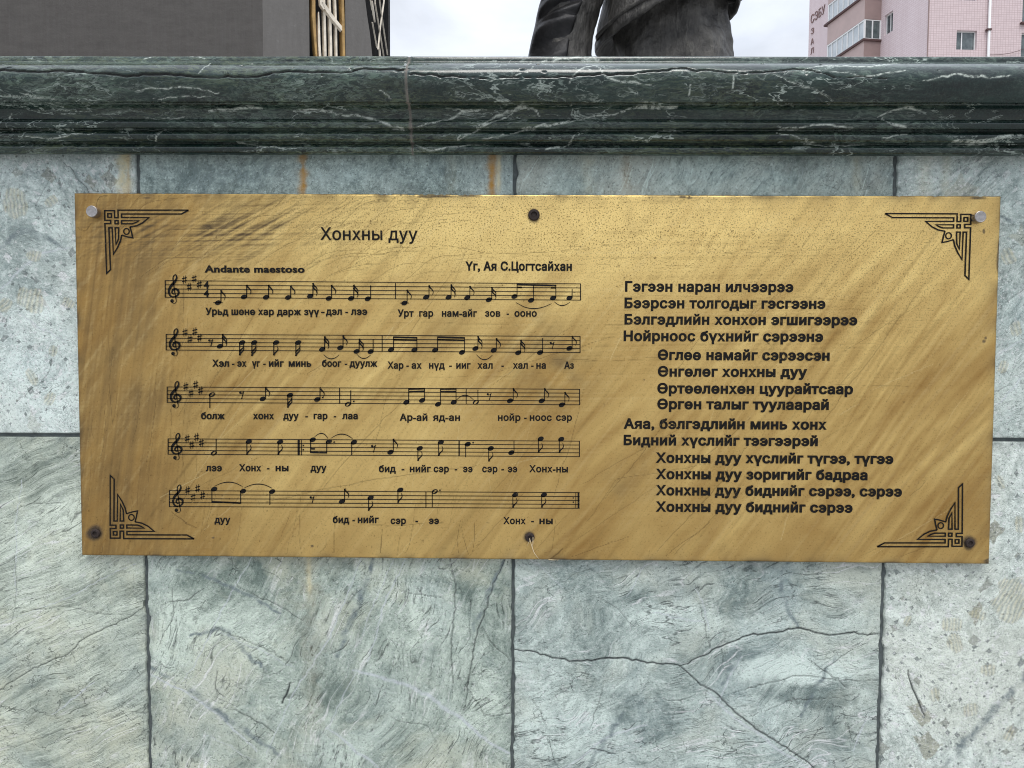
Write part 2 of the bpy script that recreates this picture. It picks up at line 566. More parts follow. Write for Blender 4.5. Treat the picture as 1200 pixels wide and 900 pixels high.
TONE = {   # broad paler (+) and darker (-) fields: centre, half sizes in photo pixels, tilt, amount
    'D2': [(950, 785, 85, 15, 0, .35), (915, 682, 130, 34, 0, -.16), (950, 818, 90, 12, -.08, -.24), (655, 850, 70, 45, 0, .12), (790, 722, 55, 16, -.15, .25), (770, 700, 45, 14, .2, -.2), (985, 870, 45, 30, 0, -.1), (740, 830, 60, 22, -.5, -.15), (870, 768, 45, 12, .5, -.2), (830, 888, 60, 20, 0, .15)],
    'C2': [(415, 700, 18, 75, .4, -.16), (575, 720, 26, 85, .3, -.22), (275, 725, 55, 42, 0, .18), (520, 840, 60, 35, 0, .14), (375, 790, 22, 80, .55, -.1), (300, 668, 130, 16, .15, -.16), (205, 730, 30, 60, .2, .1), (505, 720, 22, 50, .25, .15)],
    'L2': [(110, 630, 80, 60, 0, .12), (45, 570, 40, 25, -.5, -.12), (75, 825, 50, 22, -.2, -.05), (150, 780, 40, 60, 0, .06)],
    'L1': [(60, 450, 100, 70, 0, .2), (25, 300, 40, 40, 0, -.2), (90, 215, 60, 25, 0, -.12), (25, 255, 20, 25, 0, -.15)],
    'R1': [(1190, 330, 40, 60, 0, -.12), (1180, 460, 30, 40, 0, .12)],
    'R2': [(1110, 800, 70, 90, 0, .08), (1100, 685, 60, 25, 0, -.1)],
    'D1': [(720, 205, 60, 40, 0, .12), (985, 205, 60, 30, 0, -.12), (860, 210, 60, 30, 0, .1)],
    'C1': [(250, 205, 70, 30, 0, -.12), (470, 205, 60, 30, 0, .08)],
}
SLAB_LABEL = {'L1': 'pale grey breccia slab left of the plaque', 'C1': 'dull teal slab with orange rust drips above the plaque',
              'D1': 'dull teal slab above the right half of the plaque', 'R1': 'blue grey fragmented slab right of the plaque',
              'L2': 'greenish cream slab with diagonal grain', 'C2': 'grey green slab crossed by a bluish white vein',
              'D2': 'grey green slab split by a forked dark crack', 'R2': 'pale fragmented slab with a slanting grey band'}

CRACKS = {
    'D2': [([(603, 760), (640, 769), (680, 776), (720, 772), (760, 775), (797, 781)], 1.5),
           ([(797, 781), (825, 768), (850, 755), (880, 745), (935, 738), (960, 744), (1000, 742), (1033, 743)], 1.4),
           ([(797, 781), (830, 806), (860, 835), (890, 855), (920, 875), (960, 905)], 1.3),
           ([(948, 772), (963, 786), (995, 806)], .9), ([(1000, 760), (962, 788)], .8), ([(690, 855), (700, 825), (708, 800)], .7),
           ([(690, 878), (720, 884)], 1.0), ([(640, 865), (652, 895)], .8), ([(620, 815), (640, 850)], .6),
           ([(842, 790), (850, 772), (845, 760)], .6), ([(860, 812), (930, 792), (985, 796), (1030, 797)], .8), ([(820, 705), (826, 735), (835, 760)], .7),
           ([(880, 840), (930, 820), (1000, 815)], .5), ([(700, 700), (730, 720), (745, 735)], .6), ([(640, 690), (690, 665), (715, 690)], .5)],
    'C2': [([(280, 688), (320, 708), (355, 726)], .8), ([(252, 735), (300, 757), (345, 776)], .7), ([(525, 652), (536, 690), (528, 740), (530, 800)], 1.0),
           ([(590, 655), (566, 720), (552, 780), (545, 830)], 1.1), ([(470, 692), (500, 697), (520, 702)], .6), ([(566, 735), (580, 755), (600, 776)], .8),
           ([(545, 800), (570, 840), (600, 836)], .7), ([(240, 690), (222, 705), (198, 706)], .9), ([(262, 828), (290, 835), (320, 860)], .9),
           ([(385, 765), (400, 762), (410, 750)], .9), ([(300, 770), (312, 785), (305, 800)], .7), ([(255, 782), (250, 805), (262, 815)], .9),
           ([(340, 800), (330, 825)], 1.6), ([(445, 840), (500, 850), (515, 880)], .5), ([(200, 690), (206, 720), (190, 745)], .8)],
    'L2': [([(-5, 810), (30, 790), (75, 770), (105, 745), (130, 733), (168, 712)], 1.0), ([(0, 608), (40, 590), (80, 588)], .6), ([(20, 715), (70, 712), (160, 722)], .5),
           ([(18, 640), (20, 690), (12, 740)], .5), ([(30, 540), (110, 528), (90, 600)], .4), ([(5, 880), (90, 850), (170, 835)], .5)],
    'L1': [([(68, 184), (90, 207), (108, 228)], .9), ([(60, 205), (40, 240), (52, 262)], .5), ([(20, 470), (55, 440), (60, 420)], .5)],
    'R1': [([(1135, 480), (1160, 462), (1185, 450)], .6), ([(1172, 360), (1200, 340)], .5)],
    'R2': [([(1063, 785), (1072, 812), (1083, 840)], 1.5)],
    'C1': [([(500, 190), (520, 225)], .5)],
    'D1': [([(845, 205), (865, 190)], .6), ([(960, 215), (985, 226)], .6), ([(1000, 200), (1008, 222)], .7), ([(900, 190), (905, 225)], .5)],
}
VEINS = {
    'C2': [([(412, 786), (440, 792), (480, 803), (530, 833), (565, 865), (603, 886)], 3.2), ([(384, 853), (410, 872), (445, 903)], 2.4),
           ([(295, 652), (275, 690), (252, 730), (230, 778), (215, 800)], 1.0), ([(424, 650), (405, 700), (387, 745), (345, 810), (312, 885)], 1.1),
           ([(474, 655), (448, 715), (430, 775)], 1.2), ([(462, 652), (440, 700), (425, 745)], .7), ([(417, 788), (398, 825), (382, 855)], 1.0), ([(255, 740), (345, 780)], .8),
           ([(240, 860), (300, 890)], .7), ([(176, 790), (215, 810), (255, 835), (300, 880)], 2.0)],
    'D2': [([(830, 812), (862, 842), (905, 872), (955, 905)], 2.2), ([(815, 690), (825, 715), (832, 738)], 1.2), ([(868, 770), (850, 800), (840, 825)], 1.6),
           ([(620, 652), (660, 690)], .8), ([(760, 660), (735, 700)], .8), ([(1000, 880), (1015, 845)], 1.6), ([(660, 900), (720, 860), (760, 850)], 1.8),
           ([(765, 718), (825, 728)], 1.4)],
    'L2': [([(18, 700), (20, 600), (25, 560)], .7), ([(0, 730), (70, 705), (160, 660)], .7), ([(60, 838), (110, 800)], 1.2)],
    'R1': [([(1166, 480), (1200, 440)], 1.2), ([(1160, 420), (1200, 400)], 1.0)],
    'L1': [([(0, 340), (40, 300), (80, 290)], 2.0), ([(20, 365), (50, 385), (75, 400)], 1.2)],
}
SEAMS = {
    'R2': [([(1212, 778), (1180, 815), (1150, 850), (1100, 905)], 6.5)],
    'C2': [([(172, 780), (215, 805), (262, 838), (330, 885)], 5.0), ([(210, 668), (280, 690), (330, 720)], 3.0), ([(225, 745), (260, 735), (310, 785)], 4.0),
           ([(440, 650), (415, 720), (395, 770)], 5.0), ([(590, 650), (555, 740)], 4.0)],
    'D2': [([(925, 655), (915, 690), (935, 735)], 4.0), ([(868, 765), (850, 800)], 4.0), ([(980, 765), (960, 800), (940, 840)], 3.5), ([(730, 835), (700, 880), (690, 905)], 5.0)],
    'L1': [([(0, 290), (30, 270), (70, 290)], 5.0)],
    'R1': [([(1170, 250), (1200, 262)], 3.0)],
}
PATCH = {   # the larger fragments one can point to: centre, half sizes in photo pixels
    'L1': [(17, 238, 14, 17), (36, 352, 16, 14), (60, 236, 8, 6), (5, 358, 7, 10), (37, 442, 5, 12), (62, 410, 6, 7), (58, 468, 6, 9), (80, 355, 9, 6), (40, 300, 8, 7)],
    'R2': [(1188, 703, 23, 27), (1119, 752, 9, 12), (1116, 732, 13, 9), (1063, 728, 5, 7), (1095, 814, 6, 8), (1158, 785, 9, 7), (1146, 720, 10, 6), (1172, 565, 5, 9), (1138, 832, 10, 8), (1183, 860, 7, 9), (1194, 615, 5, 10)],
    'R1': [(1180, 300, 8, 10), (1190, 385, 7, 9), (1176, 430, 5, 8)],
}


def make_slab(key, x0, x1, z0, z1, Y, step, seed, parent):
    gap = 0.0019
    x0, x1, z0, z1 = x0 + gap, x1 - gap, z0 + gap, z1 - gap
    nx, nz = max(4, int((x1 - x0) / step)), max(4, int((z1 - z0) / step))
    xs, zs = np.linspace(x0, x1, nx), np.linspace(z0, z1, nz)
    X, Z = np.meshgrid(xs, zs)
    hi = step < 0.004
    at = {}
    if hi:
        # chipped, slightly rounded edges
        n1 = fnoise((nz, nx), step, 0.012, seed=seed)
        n2 = fnoise((nz, nx), step, 0.05, seed=seed + 1)
        dx = np.minimum(X - x0, x1 - X)
        dz = np.minimum(Z - z0, z1 - Z)
        e = np.minimum(dx, dz)
        wob = 0.0009 + 0.00035 * np.clip(n1, -1, 3.5)
        dep = 0.0045 * np.clip(1 - e / np.maximum(wob, 0.0004), 0, 1) + 0.0035 * np.clip(1 - e / (0.004 + 0.003 * np.clip(n1 + n2 - 1.9, 0, 2)), 0, 1) * np.clip(n1 + n2 - 1.9, 0, 1)
        surf = 0.00035 * n2
        for nm, tab, amp in (('crack', CRACKS, 0.0014), ('vein', VEINS, 0.0012), ('seam', SEAMS, 0.002)):
            f = np.zeros_like(X)
            for q, (pts, w) in enumerate(tab.get(key, [])):
                pl = wiggle(px_line(pts), amp, seed=seed * 31 + q + len(nm))
                f = np.maximum(f, line_field(X, Z, pl, max(w * 0.00115 * 0.7, .0006)) * (min(1, .12 + w * .6) if nm == 'crack' else 1))
            at[nm] = f
        tn = np.zeros_like(X)
        for cx, cyp, hx, hz, a_, am in TONE.get(key, []):
            c = on_y(cx, cyp, 0)
            u = ((X - c[0]) * math.cos(a_) + (Z - c[2]) * math.sin(a_)) * F / hx
            v = (-(X - c[0]) * math.sin(a_) + (Z - c[2]) * math.cos(a_)) * F / hz
            r_ = np.sqrt(u * u + v * v) + .22 * n2 + .10 * n1
            tn += am * np.clip((1.25 - r_) / .5, 0, 1)
        at['tone'] = tn
        at['vein'] = at['vein'] * 0.85
        at['seam'] = at['seam'] * np.clip(0.75 + 0.35 * n1, 0.2, 1)
        for q, (cx, cyp, hx, hz) in enumerate(PATCH.get(key, [])):
            c = on_y(cx, cyp, 0)
            a = random.uniform(-.7, .7)
            u = (X - c[0]) * math.cos(a) + (Z - c[2]) * math.sin(a)
            v = -(X - c[0]) * math.sin(a) + (Z - c[2]) * math.cos(a)
            k = 1.0 / F
            r = (np.abs(u / (hx * k)) ** 3 + np.abs(v / (hz * k)) ** 3) ** (1 / 3) + 0.16 * n1 * 0.6
            mk = np.clip((1.0 - r) / 0.12, 0, 1)
            st = 0.5 + 0.5 * np.sin(u * 2 * math.pi / 0.0052 + 2.2 * n2 + 0.8 * n1)
            at['lime'] = np.maximum(at.get('lime', 0 * X), mk * (0.15 + 0.35 * st))
            at['seam'] = np.maximum(at['seam'], mk * 0.65 * (1 - st))
        at['crack'] = np.clip(at['crack'] + np.clip(1 - e / np.maximum(wob, .0004), 0, 1) * 0.3, 0, 1)
        dep = dep + 0.0016 * np.clip(line_field(X, Z, np.array([[9, 9], [9.1, 9.1]]), .001) + at['crack'], 0, 1)
        # drips under the cornice
        rust = np.zeros_like(X)
        lime = at.get('lime', np.zeros_like(X))
        for (px, w, y1, kind, am) in ((355, 6.0, 262, 'rust', 1.0), (577, 6.0, 262, 'rust', 1.0), (585, 3.0, 240, 'lime', .8), (145, 10, 275, 'lime', 1.0), (150, 3, 250, 'rust', .6),
                                      (1085, 12, 250, 'lime', .25), (1110, 8, 240, 'lime', .25), (690, 10, 240, 'lime', .2), (735, 9, 240, 'rust', .18),
                                      (362, 4.5, 705, 'lime', .75), (362, 3.0, 700, 'lime', .5), (364, 16, 905, 'rust', .10), (530, 9, 240, 'lime', .15), (1005, 9, 232, 'lime', .22)):
            y0 = 180 if y1 < 300 else 648
            a, bb = on_y(px, y0, 0), on_y(px, y1, 0)
            f = np.exp(-((X - a[0] + 0.0006 * n2) / (w / F * (0.75 + .2 * n1 * (1 if kind == 'rust' else .4)))) ** 2) * np.clip((Z - bb[2]) / (0.3 * (a[2] - bb[2])), 0, 1) * (Z < a[2] + .02)
            if kind == 'rust':
                rust = np.maximum(rust, am * f)
            else:
                lime = np.maximum(lime, am * f)
        at['rust'], at['lime'] = rust, lime
        at['grime'] = np.clip(np.exp(-e / 0.006) * (0.35 + 0.3 * n1), 0, .8)
        P = np.stack([X + 0.0006 * n1 * (dx < .002), np.full_like(X, Y) + dep + surf, Z], -1)
    else:
        P = np.stack([X, np.full_like(X, Y), Z], -1)
    me = grid_mesh('stone_slab', P, at, skirt=Y + 0.03)
    o = link('stone_slab', me, STONES[key], parent, SLAB_LABEL.get(key))
    return rebase(o)


keys1 = {-1: 'L1', 0: 'C1', 1: 'D1', 2: 'R1'}
keys2 = {-1: 'L2', 0: 'C2', 1: 'D2', 2: 'R2'}
for i in range(-6, 8):
    x0 = WX[0] + (i) * PITCHX
    for r in range(3):
        vis = -1 <= i <= 2 and r > 0
        key = (keys2 if r == 1 else keys1)[i] if vis else 'far'
        make_slab(key, x0, x0 + PITCHX, ROWZ[r], ROWZ[r + 1], random.uniform(-.0006, .0006), 0.0013 if vis else 0.12, 100 + i * 7 + r, monument)
XA, XB = WX[0] - 6 * PITCHX, WX[0] + 8 * PITCHX
mb = MB()
mb.box((XA - .0, 0.0034, 0.0), (XB, 5.2, 1.70))
mb.build('core', MORTAR, monument)

# ------------------------------------------------------------------ the dark green cornice
m, g, b, pos = new_mat('green_marble')
st = g.map(pos, scale=(0.34, 1.0, 1.0))
w = g.v('SCALE', g.v('SUBTRACT', g.noise(st, 9, 5, 0.62, color=True), (.5, .5, .5)), 0.09)
w2 = g.v('SCALE', g.v('SUBTRACT', g.noise(st, 80, 4, 0.65, color=True), (.5, .5, .5)), 0.012)
Wp = g.v('ADD', g.v('ADD', st, w), w2)
base = g.mix(g.rng(g.noise(Wp, 26, 8, 0.72), 0.40, 0.66), (0.0025, 0.009, 0.0085), (0.010, 0.031, 0.026))
ga = g.rng(g.noise(st, 7, 4, 0.65), 0.52, 0.62)
gb = g.rng(g.noise(g.v('ADD', st, (2, 5, 3)), 8, 4, 0.65), 0.52, 0.63)
gc = g.rng(g.noise(g.v('ADD', st, (7, 1, 2)), 11, 6, 0.68), 0.45, 0.60)
speck = g.rng(g.noise(g.v('ADD', pos, (1, 2, 3)), 330, 5, 0.8), 0.50, 0.62)
base = g.mix(g.m('MULTIPLY', speck, 0.35), base, (0.045, 0.07, 0.058))
wisp = g.rng(g.noise(Wp, 150, 6, 0.82), 0.50, 0.60)
base = g.mix(g.m('MULTIPLY', g.m('MULTIPLY', wisp, gc), 0.62), base, (0.135, 0.20, 0.15))
fb = g.rng(g.noise(g.map(Wp, rot=(0, .5, 0), scale=(.5, 1, 1)), 260, 4, 0.75, 0.8), 0.47, 0.60)
gd = g.rng(g.noise(g.v('ADD', st, (3, 9, 4)), 6, 5, 0.6), 0.44, 0.58)
base = g.mix(g.m('MULTIPLY', g.m('MULTIPLY', fb, gd), 0.7), base, (0.105, 0.135, 0.075))
r0 = g.ridge(g.noise(g.v('ADD', Wp, (6, 6, 1)), 130, 3, 0.6, 0.3), 0.05)
base = g.mix(g.m('MULTIPLY', g.m('MULTIPLY', r0, gc), 0.3), base, (0.28, 0.35, 0.30))
r3 = g.ridge(g.noise(g.v('ADD', Wp, (1, 3, 8)), 62, 4, 0.6, 0.4), 0.022)
base = g.mix(g.m('MULTIPLY', g.m('MULTIPLY', r3, gb), 0.6), base, (0.34, 0.42, 0.37))
r2 = g.ridge(g.noise(g.v('ADD', Wp, (4, 7, 1)), 30, 5, 0.58, 0.5), 0.012)
base = g.mix(g.m('MULTIPLY', g.m('MULTIPLY', r2, ga), 0.9), base, (0.42, 0.49, 0.44))
r1 = g.ridge(g.noise(Wp, 13, 5, 0.58, 0.5), 0.008)
base = g.mix(g.m('MULTIPLY', r1, g.rng(g.noise(st, 12, 5, .75), .52, .62)), base, (0.46, 0.53, 0.48))
brk = g.rng(g.noise(pos, 170, 5, 0.8), 0.40, 0.56, 0.0, 1.0)
base = g.mix(g.m('MULTIPLY', g.attr('vein'), brk), base, (0.50, 0.55, 0.49))
base = g.mix(g.attr('grime'), base, (0.30, 0.28, 0.24))
base = g.mix(g.attr('crack'), base, (0.004, 0.004, 0.005))
dust = g.rng(g.noise(pos, 55, 6, 0.7), 0.45, 0.75, 0.0, 0.03)
base = g.mix(dust, base, (0.20, 0.21, 0.22))
g.put(b, 'Base Color', base)
g.put(b, 'Roughness', g.m('ADD', g.rng(g.noise(pos, 70, 6, 0.7), 0.35, 0.7, 0.10, 0.24), g.m('MULTIPLY', g.attr('crack'), 0.6)))
g.put(b, 'Specular IOR Level', 0.55)
g.put(b, 'Normal', g.bump(g.noise(pos, 300, 4, .7), 0.05, 0.002))
GREEN = m


def zy(py, p):
    return on_y(600, py, -p)[2]


def arc(c0, c1, bulge, n):
    """points from c0 to c1 in (p, z), bowed outward (towards +p side) by bulge of the chord"""
    c0, c1 = np.array(c0), np.array(c1)
    d = c1 - c0
    nrm = np.array([d[1], -d[0]])
    out = []
    for i in range(n):
        t = i / n
        out.append(tuple(c0 + d * t + nrm * (bulge * 4 * t * (1 - t))))
    return out


prof = []
prof += [(0.0, zy(184, 0.0) + 0.003), (0.010, zy(183.5, 0.010) + 0.002)]
prof += arc((0.016, zy(182, 0.016)), (0.019, zy(168.6, 0.019)), 0.45, 14)           # small bead
prof += [(0.0195, zy(168.2, 0.0195))]
prof += arc((0.027, zy(166.9, 0.027)), (0.029, zy(153.2, 0.029)), 0.45, 14)       # second bead
prof += [(0.030, zy(152.6, 0.030)), (0.031, zy(151.8, 0.031))]
prof += arc((0.0405, zy(150.3, 0.0405)), (0.0375, zy(140.5, 0.0375)), 0.34, 10)        # lip of the hollow
prof += arc((0.0375, zy(140, 0.0375)), (0.052, zy(123, 0.052)), -0.16, 16)      # hollow
prof += [(0.0525, zy(122.5, 0.0525)), (0.0535, zy(121.4, 0.0535) + .0006)]
c0, c1 = (0.0625, zy(119.8, 0.0625)), (0.050, zy(73.0, 0.050))
prof += arc(c0, c1, 0.36, 40)                                                     # big roll
prof += [(0.050, zy(72.8, 0.050)), (0.050, zy(70.0, 0.050)), (0.0495, zy(68.0, 0.0495))]
prof += [(0.049, zy(66.4, 0.049)), (0.046, zy(66.0, 0.046)), (0.040, zy(65.8, 0.046) + .0004)]
PA = np.array(prof)
PTOP = PA[-1, 1]


def resample(PA, step):
    L = np.concatenate([[0], np.cumsum(np.hypot(*np.diff(PA, axis=0).T))])
    t = np.arange(0, L[-1], step)
    return np.stack([np.interp(t, L, PA[:, 0]), np.interp(t, L, PA[:, 1])], -1)


PD = resample(PA, 0.0012)
PZ_order = np.argsort(PD[:, 1])


def cap_pt(px, py):
    """photo pixel to (x, z) on the cornice front"""
    p = 0.03
    for _ in range(6):
        q = on_y(px, py, -p)
        p = float(np.interp(q[2], PD[PZ_order, 1], PD[PZ_order, 0]))
    return (q[0], q[2])


JX = cap_pt(479, 125)[0]
CAPCRACK = [([(-40, 80), (0, 83), (25, 83), (50, 86), (65, 83), (110, 86), (160, 89), (195, 84), (215, 87), (252, 92.5), (265, 88), (290, 91), (320, 86), (350, 82), (370, 85), (385, 83), (402, 87), (420, 81), (450, 82), (479, 82)], 1.6),
            ([(479, 87), (520, 89), (560, 91.5), (600, 92), (640, 90), (700, 88), (740, 88), (770, 84), (800, 79.5), (815, 84), (828, 81), (845, 84), (880, 85), (905, 84), (940, 81), (962, 85), (985, 91)], 0.9),
            ([(985, 91), (1010, 90), (1040, 93)], .6)]
Z3 = lambda ox, pts: [(ox + x / 3, 50 + y / 3) for x, y in pts]
CAPVEIN = [(Z3(400, q), w) for q, w in (
    ([(265, 300), (330, 290), (390, 268), (440, 235), (460, 222), (512, 222)], 1.6), ([(400, 330), (470, 300), (560, 258), (640, 225), (680, 225), (700, 265)], 1.6),
    ([(410, 345), (520, 290), (600, 250), (660, 230)], 1.0), ([(500, 350), (580, 325), (680, 312), (800, 275)], 1.3), ([(260, 360), (280, 382), (360, 385), (430, 365), (510, 362)], 1.3),
    ([(820, 330), (800, 370), (720, 375)], 1.6), ([(0, 258), (80, 262), (130, 280), (220, 298)], 2.0), ([(660, 78), (700, 62), (770, 56), (900, 60)], 1.8), ([(480, 130), (560, 135), (660, 105), (680, 80)], .9),
    ([(1000, 235), (1100, 225), (1190, 212)], 1.8), ([(640, 300), (760, 290), (900, 262), (1000, 240)], 1.2), ([(800, 140), (820, 100), (900, 80), (930, 120), (1010, 140), (1100, 150)], 1.2), ([(130, 170), (170, 180), (175, 200)], 1.0))]
CAPVEIN += [(Z3(800, q), w) for q, w in (
    ([(680, 265), (740, 235), (830, 250)], 1.3), ([(700, 270), (730, 290), (790, 297)], 1.8), ([(330, 300), (430, 290), (600, 297)], 1.2), ([(520, 108), (640, 125), (780, 95)], 1.2),
    ([(840, 135), (950, 115), (1060, 125), (1160, 118)], 1.5), ([(950, 347), (990, 338), (1040, 347), (1070, 342), (1130, 335), (1195, 330)], 2.6), ([(690, 350), (790, 325)], 1.0), ([(320, 115), (380, 140), (480, 170), (530, 200)], .8),
    ([(420, 95), (520, 80), (620, 88), (760, 75)], 1.4), ([(330, 320), (400, 350), (440, 380), (520, 370), (640, 360)], 1.1), ([(30, 150), (25, 190), (40, 205)], .8), ([(180, 100), (175, 170)], .7))]
CAPVEIN += [(Z3(0, q), w) for q, w in (
    ([(735, 248), (820, 225), (900, 220)], 1.6), ([(1010, 215), (1080, 230), (1150, 250), (1200, 250)], 1.4), ([(510, 265), (600, 270), (660, 262)], .8), ([(500, 60), (560, 50), (640, 48), (720, 55)], 1.6),
    ([(480, 175), (540, 160), (640, 155), (720, 165), (770, 180)], 1.0), ([(540, 200), (620, 185), (740, 190)], .7), ([(20, 300), (25, 270), (40, 250)], 1.0), ([(0, 185), (90, 190), (200, 195)], .8), ([(560, 300), (550, 330), (565, 350)], 1.2),
    ([(80, 330), (200, 335), (340, 320)], .9), ([(700, 110), (730, 80), (740, 75)], .9), ([(840, 355), (920, 365), (1000, 375)], 1.0))]


def coping(x0, x1, step, seed, label=None):
    n = max(3, int((x1 - x0) / step))
    hi = step < 0.01
    prof2 = PD if hi else PA
    back = np.array([(-0.02, PTOP + .0005), (-0.36, PTOP + .0005), (-0.362, PTOP - 0.10)])
    front = prof2
    pr = np.concatenate([front, back])
    xs = np.linspace(x0, x1, n)
    X = np.repeat(xs[None, :], len(pr), 0)
    Z = np.repeat(pr[:, 1][:, None], n, 1)
    Yp = -np.repeat(pr[:, 0][:, None], n, 1)
    at = {}
    if hi:
        nf = len(front)
        zs = front[:, 1]
        # masks are drawn on a regular sheet and then read off at the profile's own heights
        zr = np.arange(zs.min() - .01, zs.max() + .01, 0.001)
        XX, ZZ = np.meshgrid(xs, zr)
        for nm, tab, amp in (('crack', CAPCRACK, 0.0009), ('vein', CAPVEIN, 0.0013)):
            f = np.zeros_like(XX)
            for q, (pts, w_) in enumerate(tab):
                pl = wiggle([cap_pt(*p) for p in pts], amp, seed=seed + q * 3)
                f = np.maximum(f, line_field(XX, ZZ, pl, w_ * 0.00108 * (.62 if nm == 'crack' else .66), taper=(nm == 'vein')))
            k = np.clip(((zs - zr[0]) / 0.001).astype(int), 0, len(zr) - 1)
            a = np.zeros_like(X)
            a[:nf] = f[k]
            at[nm] = a
        e = np.minimum(X - x0, x1 - X)
        nn = fnoise(X.shape, step, 0.01, seed=seed)
        ww = fnoise(X.shape, step, 0.15, 0.05, seed=seed + 3)
        Yp = Yp + 0.0026 * at['crack'] + 0.0014 * np.clip(1 - e / (0.0016 + .0006 * nn), 0, 1)
        Yp[:nf] += 0.0004 * ww[:nf]
        at['grime'] = np.clip(1 - e / np.maximum(0.0012 + .0012 * nn, 1e-4), 0, 1) * .45
    me = grid_mesh('coping_stone', np.stack([X, Yp, Z], -1), at)
    # close the two ends
    return rebase(link('coping_stone', me, GREEN, monument, label))


coping(JX - 1.30, JX - 0.0007, 0.0018, 51, 'dark green coping stone with a wide wavy crack')
coping(JX + 0.0007, JX + 1.30, 0.0018, 52, 'dark green coping stone with white veins and a thin crack')
for k in range(2):
    coping(JX + 1.3024 + k * 1.3, JX + 2.60 + k * 1.3, 0.3, 60 + k)
    coping(JX - 2.60 - k * 1.3, JX - 1.3024 - k * 1.3, 0.3, 70 + k)
JOINT = simple_mat('pale_joint', (0.17, 0.155, 0.135), 0.9, var=0.4, scale=200, bump=0.3)
mb = MB()
inner = [(p - 0.0014, z) for p, z in PD[2:-4:2]]
for (pa, za), (pb, zb) in zip(inner[:-1], inner[1:]):
    mb.poly([(JX - .003, -pa, za), (JX + .003, -pa, za), (JX + .003, -pb, zb), (JX - .003, -pb, zb)])
mb.build('joint_filler', JOINT, monument)
mb = MB()
mb.box((XA, 0.3, 1.69), (XB, 5.2, PTOP - 0.06))
mb.build('platform', simple_mat('platform_stone', (0.28, 0.29, 0.29), 0.8, var=.25, scale=8, bump=.3), monument)

# ------------------------------------------------------------------ the brass plaque
YP = -0.0115
TLc, TRc, BLc, BRc = (on_y(x, y, YP) for x, y in ((87, 226.3), (1173, 230), (96, 650.5), (1159, 660.8)))
plaque = empty('brass_plaque', ((TLc[0] + TRc[0]) / 2, 0, (BLc[2] + BRc[2]) / 2),
               'worn brass plaque engraved with sheet music and song verses on the stone wall', 'plaque')
step = 0.0012
nx, nz = int(1.24 / step), int(0.495 / step)
U, V = np.meshgrid(np.linspace(0, 1, nx), np.linspace(0, 1, nz))
Xq = (1 - V) * ((1 - U) * BLc[0] + U * BRc[0]) + V * ((1 - U) * TLc[0] + U * TRc[0])
Zq = (1 - V) * ((1 - U) * BLc[2] + U * BRc[2]) + V * ((1 - U) * TLc[2] + U * TRc[2])
shape = (nz, nx)
e_in = np.minimum(np.minimum(U, 1 - U) * 1.24, np.minimum(V, 1 - V) * 0.495)
# straight sheet coordinates for drawing masks
XS, ZS = np.meshgrid(np.linspace(-0.6, 0.645, nx), np.linspace(1.105, 1.607, nz))


def on_sheet(f):
    """read a mask drawn on the straight sheet at the plaque's own vertices"""
    i = np.clip(((Xq + 0.6) / 1.245 * (nx - 1)).round().astype(int), 0, nx - 1)
    j = np.clip(((Zq - 1.105) / 0.502 * (nz - 1)).round().astype(int), 0, nz - 1)
    return f[j, i]


def P_(px, py):
    q = on_y(px, py, YP)
    return (q[0], q[2])


D45 = math.radians(50)
s1 = fnoise(shape, step, 0.55, 0.012, ang=D45, seed=1)
s2 = fnoise(shape, step, 0.30, 0.0045, ang=D45 + .06, seed=2)
s3 = fnoise(shape, step, 0.70, 0.030, ang=D45 - .05, seed=3)
swr = fnoise(shape, step, 0.10, 0.0028, ang=math.radians(28), seed=4)
hor = fnoise(shape, step, 0.22, 0.0016, ang=0.02, seed=5)
ver = fnoise(shape, step, 0.16, 0.0022, ang=math.radians(82), seed=6)
ver2 = fnoise(shape, step, 0.14, 0.008, ang=math.radians(80), seed=16)
blot = fnoise(shape, step, 0.09, 0.05, ang=D45, seed=7)
blot2 = fnoise(shape, step, 0.02, seed=8)
big = fnoise(shape, step, 0.25, seed=9)
pit = fnoise(shape, step, 0.0022, seed=10)
_d = np.stack([Xq, np.full(shape, YP), Zq], -1) - CAM
pxX = 600 + F * (_d @ RT) / (_d @ FW)          # where each vertex sits in the photo's measurements
pxY = 450 - F * (_d @ UP) / (_d @ FW)


def gauss(cx, cyy, rx, ry, a=0.0):
    u = (pxX - cx) * math.cos(a) + (pxY - cyy) * math.sin(a)
    v = -(pxX - cx) * math.sin(a) + (pxY - cyy) * math.cos(a)
    return np.exp(-(u / rx) ** 2 - (v / ry) ** 2)


left = 1 / (1 + np.exp((pxX - 230) / 40))
mk1, mk2, mk3 = (np.clip(.45 + .55 * fnoise(shape, step, q, seed=40 + k), 0, 1.6) for k, q in enumerate((.13, .10, .16)))
s4 = fnoise(shape, step, 0.16, 0.005, ang=math.radians(58), seed=21)
s5 = fnoise(shape, step, 0.22, 0.010, ang=math.radians(42), seed=22)
s6 = fnoise(shape, step, 0.12, 0.030, ang=math.radians(50), seed=23)
polish_and_sky_sheen = 0.26 + 0.06 * s1 * mk1 + 0.075 * s4 * mk2 + 0.10 * s5 * mk3 + 0.085 * s6 + 0.05 * s2 * mk1 + 0.03 * blot + .05 * swr * gauss(300, 300, 260, 140) + .03 * blot2
polish_and_sky_sheen = polish_and_sky_sheen * (0.35 + 0.65 * (1 - left))
polish_and_sky_sheen += 0.8 * gauss(570, 250, 230, 100) + 0.6 * gauss(820, 260, 260, 80) + 0.25 * gauss(1060, 290, 90, 90) + 0.30 * gauss(460, 560, 150, 60) + .22 * gauss(500, 470, 70, 60)  # along the top, sky reflection put into the brass colour
